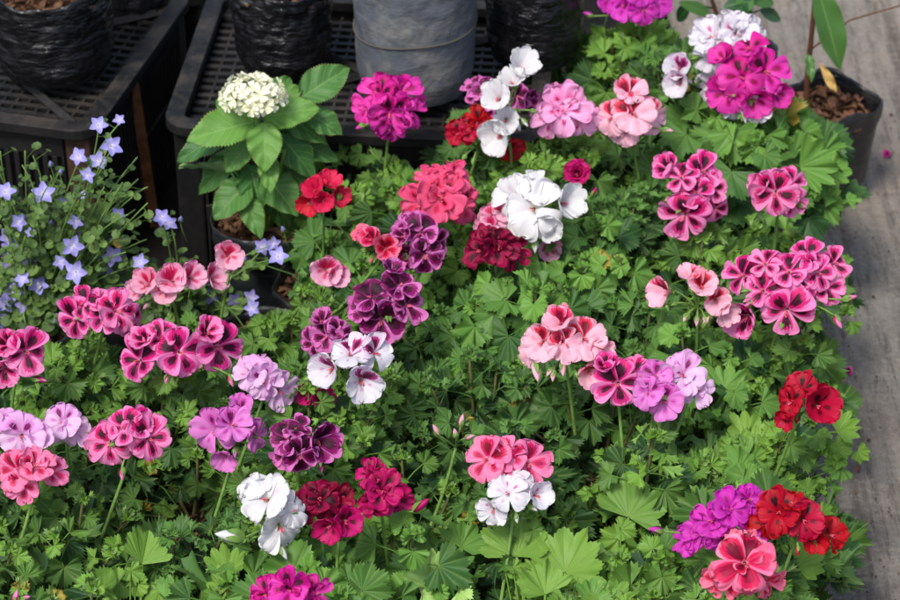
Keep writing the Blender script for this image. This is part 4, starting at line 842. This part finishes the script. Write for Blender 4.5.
def bellflower(label, base_xy, flowers, buds, region, nstem, nleaf, seed):
    base = np.array([base_xy[0], base_xy[1], .005]); root = thing('potted_bellflower', label, 'bellflower', base, 'trailing blue bellflowers')
    rs = np.random.RandomState(seed)
    b = link('nursery_bag', BAGS[1], root); b.scale = (.85, .85, .85); so = link('soil', SOILS[1], b); so.location = (0, 0, BAGH-.016)
    g = Geo(); gs = Geo(); up = np.array([0, 0, 1.0]); soil = base+[0, 0, .11]; fo = []
    def sprig(T, n, dens=1.0):
        mid = (soil+T)/2+np.array([rs.uniform(-.03, .03), rs.uniform(-.02, .02), rs.uniform(.01, .05)]); pts = bez(soil+rs.uniform(-.02, .02, 3)*[1, 1, 0], mid, T, 14)
        gs.tube(pts, .0014, .0008, 5, 0)
        for k in range(n):
            t = rs.uniform(.12, .97); i = t*13; i0 = int(i); P = pts[i0]*(1-(i-i0))+pts[min(13, i0+1)]*(i-i0)
            az = rs.uniform(0, 6.28); od = np.array([math.cos(az), math.sin(az), rs.uniform(-.2, .5)]); pl = rs.uniform(.006, .020); Q = P+od*pl
            put_leaf(g, RL[rs.randint(5)], Q, up+od*.5+np.array([rs.uniform(-.4, .4), rs.uniform(-.9, 0), 0]), od, rs.uniform(.003, .0078)*(1.25-.5*t), rs.rand(), rs.uniform(0, 1)); g.tube([P, Q], .0005, .0004, 4, 0, .4, cap=False)
    for f in flowers:
        px, py, r = f; y = base[1]+rs.uniform(-.05, .03); P = at_y(px, py, y); sc = mpp(P)
        sprig(P-up*.006+np.array([0, .004, 0]), 7); n = facing(P, rs.uniform(-35, 35), rs.uniform(-20, 30)); F = frame(n, up)@rotz(rs.uniform(0, 1.2))
        fo.append((STARS[rs.randint(5)], mat4(F, P-base, r*sc*rs.uniform(1.0, 1.3))))
    for k in range(nstem):
        x0, x1, y0, y1 = region; T = at_y(rs.uniform(x0, x1), rs.uniform(y0, y1), base[1]+rs.uniform(-.06, .05)); sprig(T, nleaf)
    gs.obj('stem', M_STEM, root, offset=base); g.obj('foliage', LEAF['camp'], root, offset=base)
    for me, M in fo: link('flower', me, root, M)
    for (px, py) in buds:
        gb = Geo(); P = at_y(px, py, base[1]-.01); bud_geo(gb, P, np.array([rs.uniform(-.3, .3), -.2, 1]), .010, .0026, 1, 0, rs); gb.tube([P, P-up*.012+[.002, 0, 0], P-up*.03+[.006, .004, 0]], .0006, .0006, 5, 0); gb.obj('bud', [M_CALYX, star_mesh.m], root, offset=base)
bellflower('mass of trailing blue-violet star bellflowers in front of the left crate', FIX[0], [(18,222,8),(50,250,8),(38,286,9),(70,298,9),(100,318,8),(128,300,8),(30,325,9),(140,262,8),(92,262,8),(118,215,7),(30,262,9),(60,262,8),(98,300,9),(122,262,8),(35,228,7),(75,222,8),(120,285,8),(55,278,9),(10,268,9),(98,125,9),(119,120,6),(111,146,10),(99,160,9),(79,156,8),(88,174,9),(5,192,10),(43,194,10),(7,238,8),(13,250,12),(72,246,11),(87,236,9),(112,255,10),(113,239,6),(76,272,10),(94,272,11),(107,267,10),(22,279,8),(16,290,10),(5,303,11),(42,308,9),(56,296,8),(23,306,8),(27,318,8),(2,320,9),(64,203,6),(30,232,5),(60,320,7),(84,195,6)],
           [(51,167),(60,175),(40,218),(27,221),(51,226),(120,232)], (-25, 150, 150, 335), 110, 12, 5)
bellflower('sparser bellflower sprigs reaching across the dark gap to the hydrangea bag', FIX[1], [(161,217,9),(169,222,8),(263,246,9),(273,243,8),(278,257,9),(253,308,9),(251,297,7),(210,296,8),(222,281,8),(208,309,6),(160,309,8),(235,300,7),(205,282,6)],
           [(180,222),(245,262),(284,232)], (115, 185, 255, 330), 34, 13, 9)

# ------------------------------------------------------------------ sapling bag on the right
def sapling():
    base = np.array([SB[0], SB[1], .005])
    root = thing('potted_sapling', 'slim brown sapling with long hanging leaves in a black bag full of leaf litter', 'sapling', base)
    b = link('nursery_bag', bag_mesh('nursery_bag', .066, .058, .145, 15.5, M_BAG, 64, 20, .005, angular=.11, lip=.02), root)
    so = link('soil', soil_mesh(.061, 78, 160), b); so.location = (0, 0, .118)
    yb = base[1]; tx = at_y(806, 105, yb-.0)
    pts = [(tx[0], yb-.01, .115), at_y(807, 80, yb), at_y(810, 50, yb), at_y(813, 20, yb+.005), at_y(817, -20, yb+.01), at_y(815, -90, yb+.01)]
    g = Geo(); g.tube(pts, .0042, .0028, 9); g.tube([pts[2], at_y(850, 20, yb), at_y(905, 4, yb), at_y(930, -8, yb)], .0014, .0008, 6)
    br = plain('brown_bark', (98, 60, 42), .8, .2, c2=(70, 44, 32), sc=90); g.obj('trunk', br, root, offset=base)
    LV = [((817,-14),(842,70),15,.3,LEAF['fan']),((808,52),(812,82),5,.2,LEAF['lime']),((812,-60),(780,-20),12,.5,LEAF['fan']),((816,-80),(850,-50),12,.5,LEAF['fan']),((815,-85),(800,-120),11,.3,LEAF['fan'])]
    t = NT('sapling_leaf'); u, v, r = t.pat(); c = t.mix(t.math('SUBTRACT', 1.0, t.math('DIVIDE', t.math('ABSOLUTE', u), .06), clamp=True), rgba((74, 116, 50)), rgba((128, 160, 84)))
    c = t.mix(t.math('MULTIPLY', t.noise(30, t.objco()), .5), c, rgba((60, 100, 44)))
    SL = t.bsdf(c, .4, .45, trans=.2); YL = plain('dry_yellow_leaf', (214, 178, 110), .6, .3, .2, c2=(190, 150, 84), sc=70)
    def lance(A, B, w, mat, nrm, name='leaf', lab=None, par=root):
        A, B = np.array(A), np.array(B); L = np.linalg.norm(B-A); yv = (B-A)/L; xv = np.cross(yv, nrm); xv /= np.linalg.norm(xv); zv = np.cross(xv, yv); F = np.stack([xv, yv, zv], 1); V = []; P = []
        for i in range(24):
            v = i/23; wd = w*math.sin(math.pi*(.02+.96*v)**.9)**.85
            for j in range(7): u = j/3-1; V.append((wd*u, L*v, abs(u)*wd*.35-.12*L*(v-.3)**2+.002*math.sin(v*14+u*2)*abs(u))); P.append((u, v, .5))
        g = Geo(); g.add(np.array(V)@F.T+A, grid_q(7, 24), P); o = g.obj(name, mat, par, offset=base)
        if lab: o['label'] = lab
    for a, b_, w, _, m in LV: lance(at_y(*a, yb), at_y(*b_, yb-.03), w*mpp(SB), SL, CAMDIR(SB)+[.3, 0, .2])
    lance(at_y(836, 92, yb-.02), at_y(821, 64, yb-.01), 4.5*mpp(SB), YL, CAMDIR(SB), 'leaf', 'withered yellow leaf')
    rs = np.random.RandomState(3); ML = plain('dry_leaf_litter', (124, 88, 66), .85, .2, .05, c2=(84, 56, 42), sc=40)
    g = Geo()
    for k in range(46):
        a, rr = rs.uniform(0, 6.28), .052*math.sqrt(rs.rand()); P = base+[rr*math.cos(a), rr*math.sin(a), .122+rs.uniform(0, .01)]
        n = np.array([rs.uniform(-.8, .8), rs.uniform(-.8, .8), 1]); F = frame(n, np.array([math.cos(a*5), math.sin(a*5), 0])); L = rs.uniform(.012, .026); w = L*.3; V = []
        for i in range(6):
            v = i/5
            for u in (-1, 0, 1): V.append((w*u*math.sin(math.pi*(.05+.9*v)), L*(v-.5), abs(u)*w*.6+.004*math.sin(v*3)))
        g.add(np.array(V)@F.T+P, grid_q(3, 6))
    g.obj('leaf_litter', ML, root, offset=base)
sapling()
def back_shrub():
    P0 = at(735, 48, .17); base = np.array([P0[0], P0[1]+.03, .005]); yb = base[1]
    root = thing('potted_shrub', 'shrub with smooth dark leaves in a black bag behind the ruffled white heads', 'shrub', base)
    b = link('nursery_bag', bag_mesh('nursery_bag', .06, .055, .15, 25.5, M_BAG, 64, 20, .004, angular=.04), root); so = link('soil', soil_mesh(.055, 79, 120), b); so.location = (0, 0, .128)
    g = Geo(); tips = [at_y(700, -30, yb), at_y(745, -10, yb), at_y(765, -25, yb)]; 
    for tp in tips: g.tube(bez(base+[0, 0, .12], (base+[0, 0, .16])*.5+tp*.5, tp, 8), .0042, .002, 8)
    g.obj('stem', bpy.data.materials['brown_bark'], root, offset=base)
    rs = np.random.RandomState(9); SL = bpy.data.materials['sapling_leaf']
    t = NT('dark_shrub_leaf'); u, v, r = t.pat(); c = t.mix(t.math('SUBTRACT', 1.0, t.math('DIVIDE', t.math('ABSOLUTE', u), .07), clamp=True), rgba((40, 78, 40)), rgba((90, 130, 70))); DL = t.bsdf(c, .35, .5, trans=.12)
    for k, (a, b_, w) in enumerate([((738,12),(752,-4),9),((742,4),(738,24),11),((756,0),(724,6),9),((710,14),(680,2),7),((716,18),(700,34),7),((690,4),(676,22),7),((745,-8),(775,4),10),((760,10),(782,20),7),((765,-15),(790,-30),10),((700,-20),(670,-30),9)]):
        A, B = at_y(*a, yb+rs.uniform(-.02, .02)), at_y(*b_, yb+rs.uniform(-.03, .03)); L = np.linalg.norm(B-A); yv = (B-A)/L; n = CAMDIR(A)+[rs.uniform(-.3, .3), 0, .5]
        xv = np.cross(yv, n); xv /= np.linalg.norm(xv); F = np.stack([xv, yv, np.cross(xv, yv)], 1); V = []; P = []; ww = w*mpp(A)
        for i in range(16):
            v = i/15; wd = ww*math.sin(math.pi*(.02+.96*v)**.9)**.8
            for j in range(7): u = j/3-1; V.append((wd*u, L*v, abs(u)*wd*.25-.15*L*(v-.3)**2)); P.append((u, v, .5))
        g = Geo(); g.add(np.array(V)@F.T+A, grid_q(7, 16), P); ax = min(tips, key=lambda q: np.linalg.norm(q-A)); g.tube([A, A*.5+(base*[1, 1, 0]+[0, 0, A[2]-.01])*.5], .0012, .0016, 5); g.obj('leaf', DL if k % 3 else SL, root, offset=base)
back_shrub()
# fallen bits on the path
def fallen(px, py, mat, L, w, label, cat, name):
    P = at(px, py, .004); g = Geo(); V = []; PT = []
    for i in range(10):
        v = i/9
        for j in range(7): u = j/3-1; V.append((w*u*math.sin(math.pi*(.08+.75*v)), L*(v-.5), .003*u*u+.002*math.sin(v*5)+.001)); PT.append((u, v, .4))
    g.add(V, grid_q(7, 10), PT); o = g.obj(name, mat); o.location = P; o.rotation_euler = (0, 0, random.Random(px).uniform(0, 3)+1); o['label'] = label; o['category'] = cat
fallen(887, 155, PAL['F'][0], .013, .006, 'single magenta petal fallen on the path below the sapling bag', 'petal', 'fallen_petal')
fallen(858, 470, bpy.data.materials['dry_leaf_litter'], .008, .003, 'tiny brown leaf scrap on the path right of the scarlet blooms', 'dry leaf', 'dry_leaf')

g = Geo(); rs = np.random.RandomState(12)
for k in range(260):
    px, py = rs.uniform(815, 905), rs.uniform(-5, 605); P = at(px, py, .004); L = rs.uniform(.0004, .0013)*(1 if rs.rand() < .95 else 1.8)
    if P[0] < .36: continue
    gg = Geo(); gg.box(-L, L, -L*.6, L*.7, -L*.3, L*.6); F = frame(rs.uniform(-1, 1, 3)+[0, 0, .5], rs.uniform(-1, 1, 3)); g.add(gg.v[0]@F.T+P, gg.q[0])
o = g.obj('soil_crumbs', M_CHIP, smooth=False); o['kind'] = 'stuff'; o['label'] = 'dark soil crumbs scattered over the grey path'; o['category'] = 'soil crumbs'
fallen(848, 372, PAL['A'][0], .012, .005, 'single pink petal fallen at the bed edge below the largest cluster', 'petal', 'fallen_petal')
# ------------------------------------------------------------------ light, world, camera
W = bpy.data.worlds.new('World'); S.world = W; W.use_nodes = True; wt = W.node_tree
sky = wt.nodes.new('ShaderNodeTexSky'); sky.sky_type = 'NISHITA'; sky.sun_disc = False
EL, AZ = math.radians(58), math.radians(215)         # azimuth from +Y clockwise
sky.sun_elevation = EL; sky.sun_rotation = AZ; sky.air_density = 1.0; sky.dust_density = 3.0; sky.ozone_density = 1.0
bg = wt.nodes['Background']; wt.links.new(sky.outputs[0], bg.inputs[0]); bg.inputs[1].default_value = .095
sd = bpy.data.lights.new('sun', 'SUN'); sd.energy = 1.5; sd.angle = math.radians(15); sd.color = (1, .96, .9)
so = bpy.data.objects.new('sun', sd); COL.objects.link(so)
dirv = Vector((math.sin(AZ)*math.cos(EL), math.cos(AZ)*math.cos(EL), math.sin(EL))); so.rotation_euler = dirv.to_track_quat('Z', 'Y').to_euler()
cd = bpy.data.cameras.new('camera'); cam = bpy.data.objects.new('camera', cd); COL.objects.link(cam)
cam.location = (0, 0, CAMZ); cam.rotation_euler = (math.pi/2-PITCH, 0, 0); cd.sensor_width = 36; cd.lens = 36*FPX/900; cd.clip_end = 300; cd.clip_start = .05
cd.dof.use_dof = True; cd.dof.focus_distance = 2.42; cd.dof.aperture_fstop = 10.0
S.camera = cam
S.view_settings.view_transform = 'Standard'; S.view_settings.look = 'None'; S.view_settings.gamma = 1; S.view_settings.use_curve_mapping = False
S.view_settings.exposure = 1.12
S.render.engine = 'CYCLES'
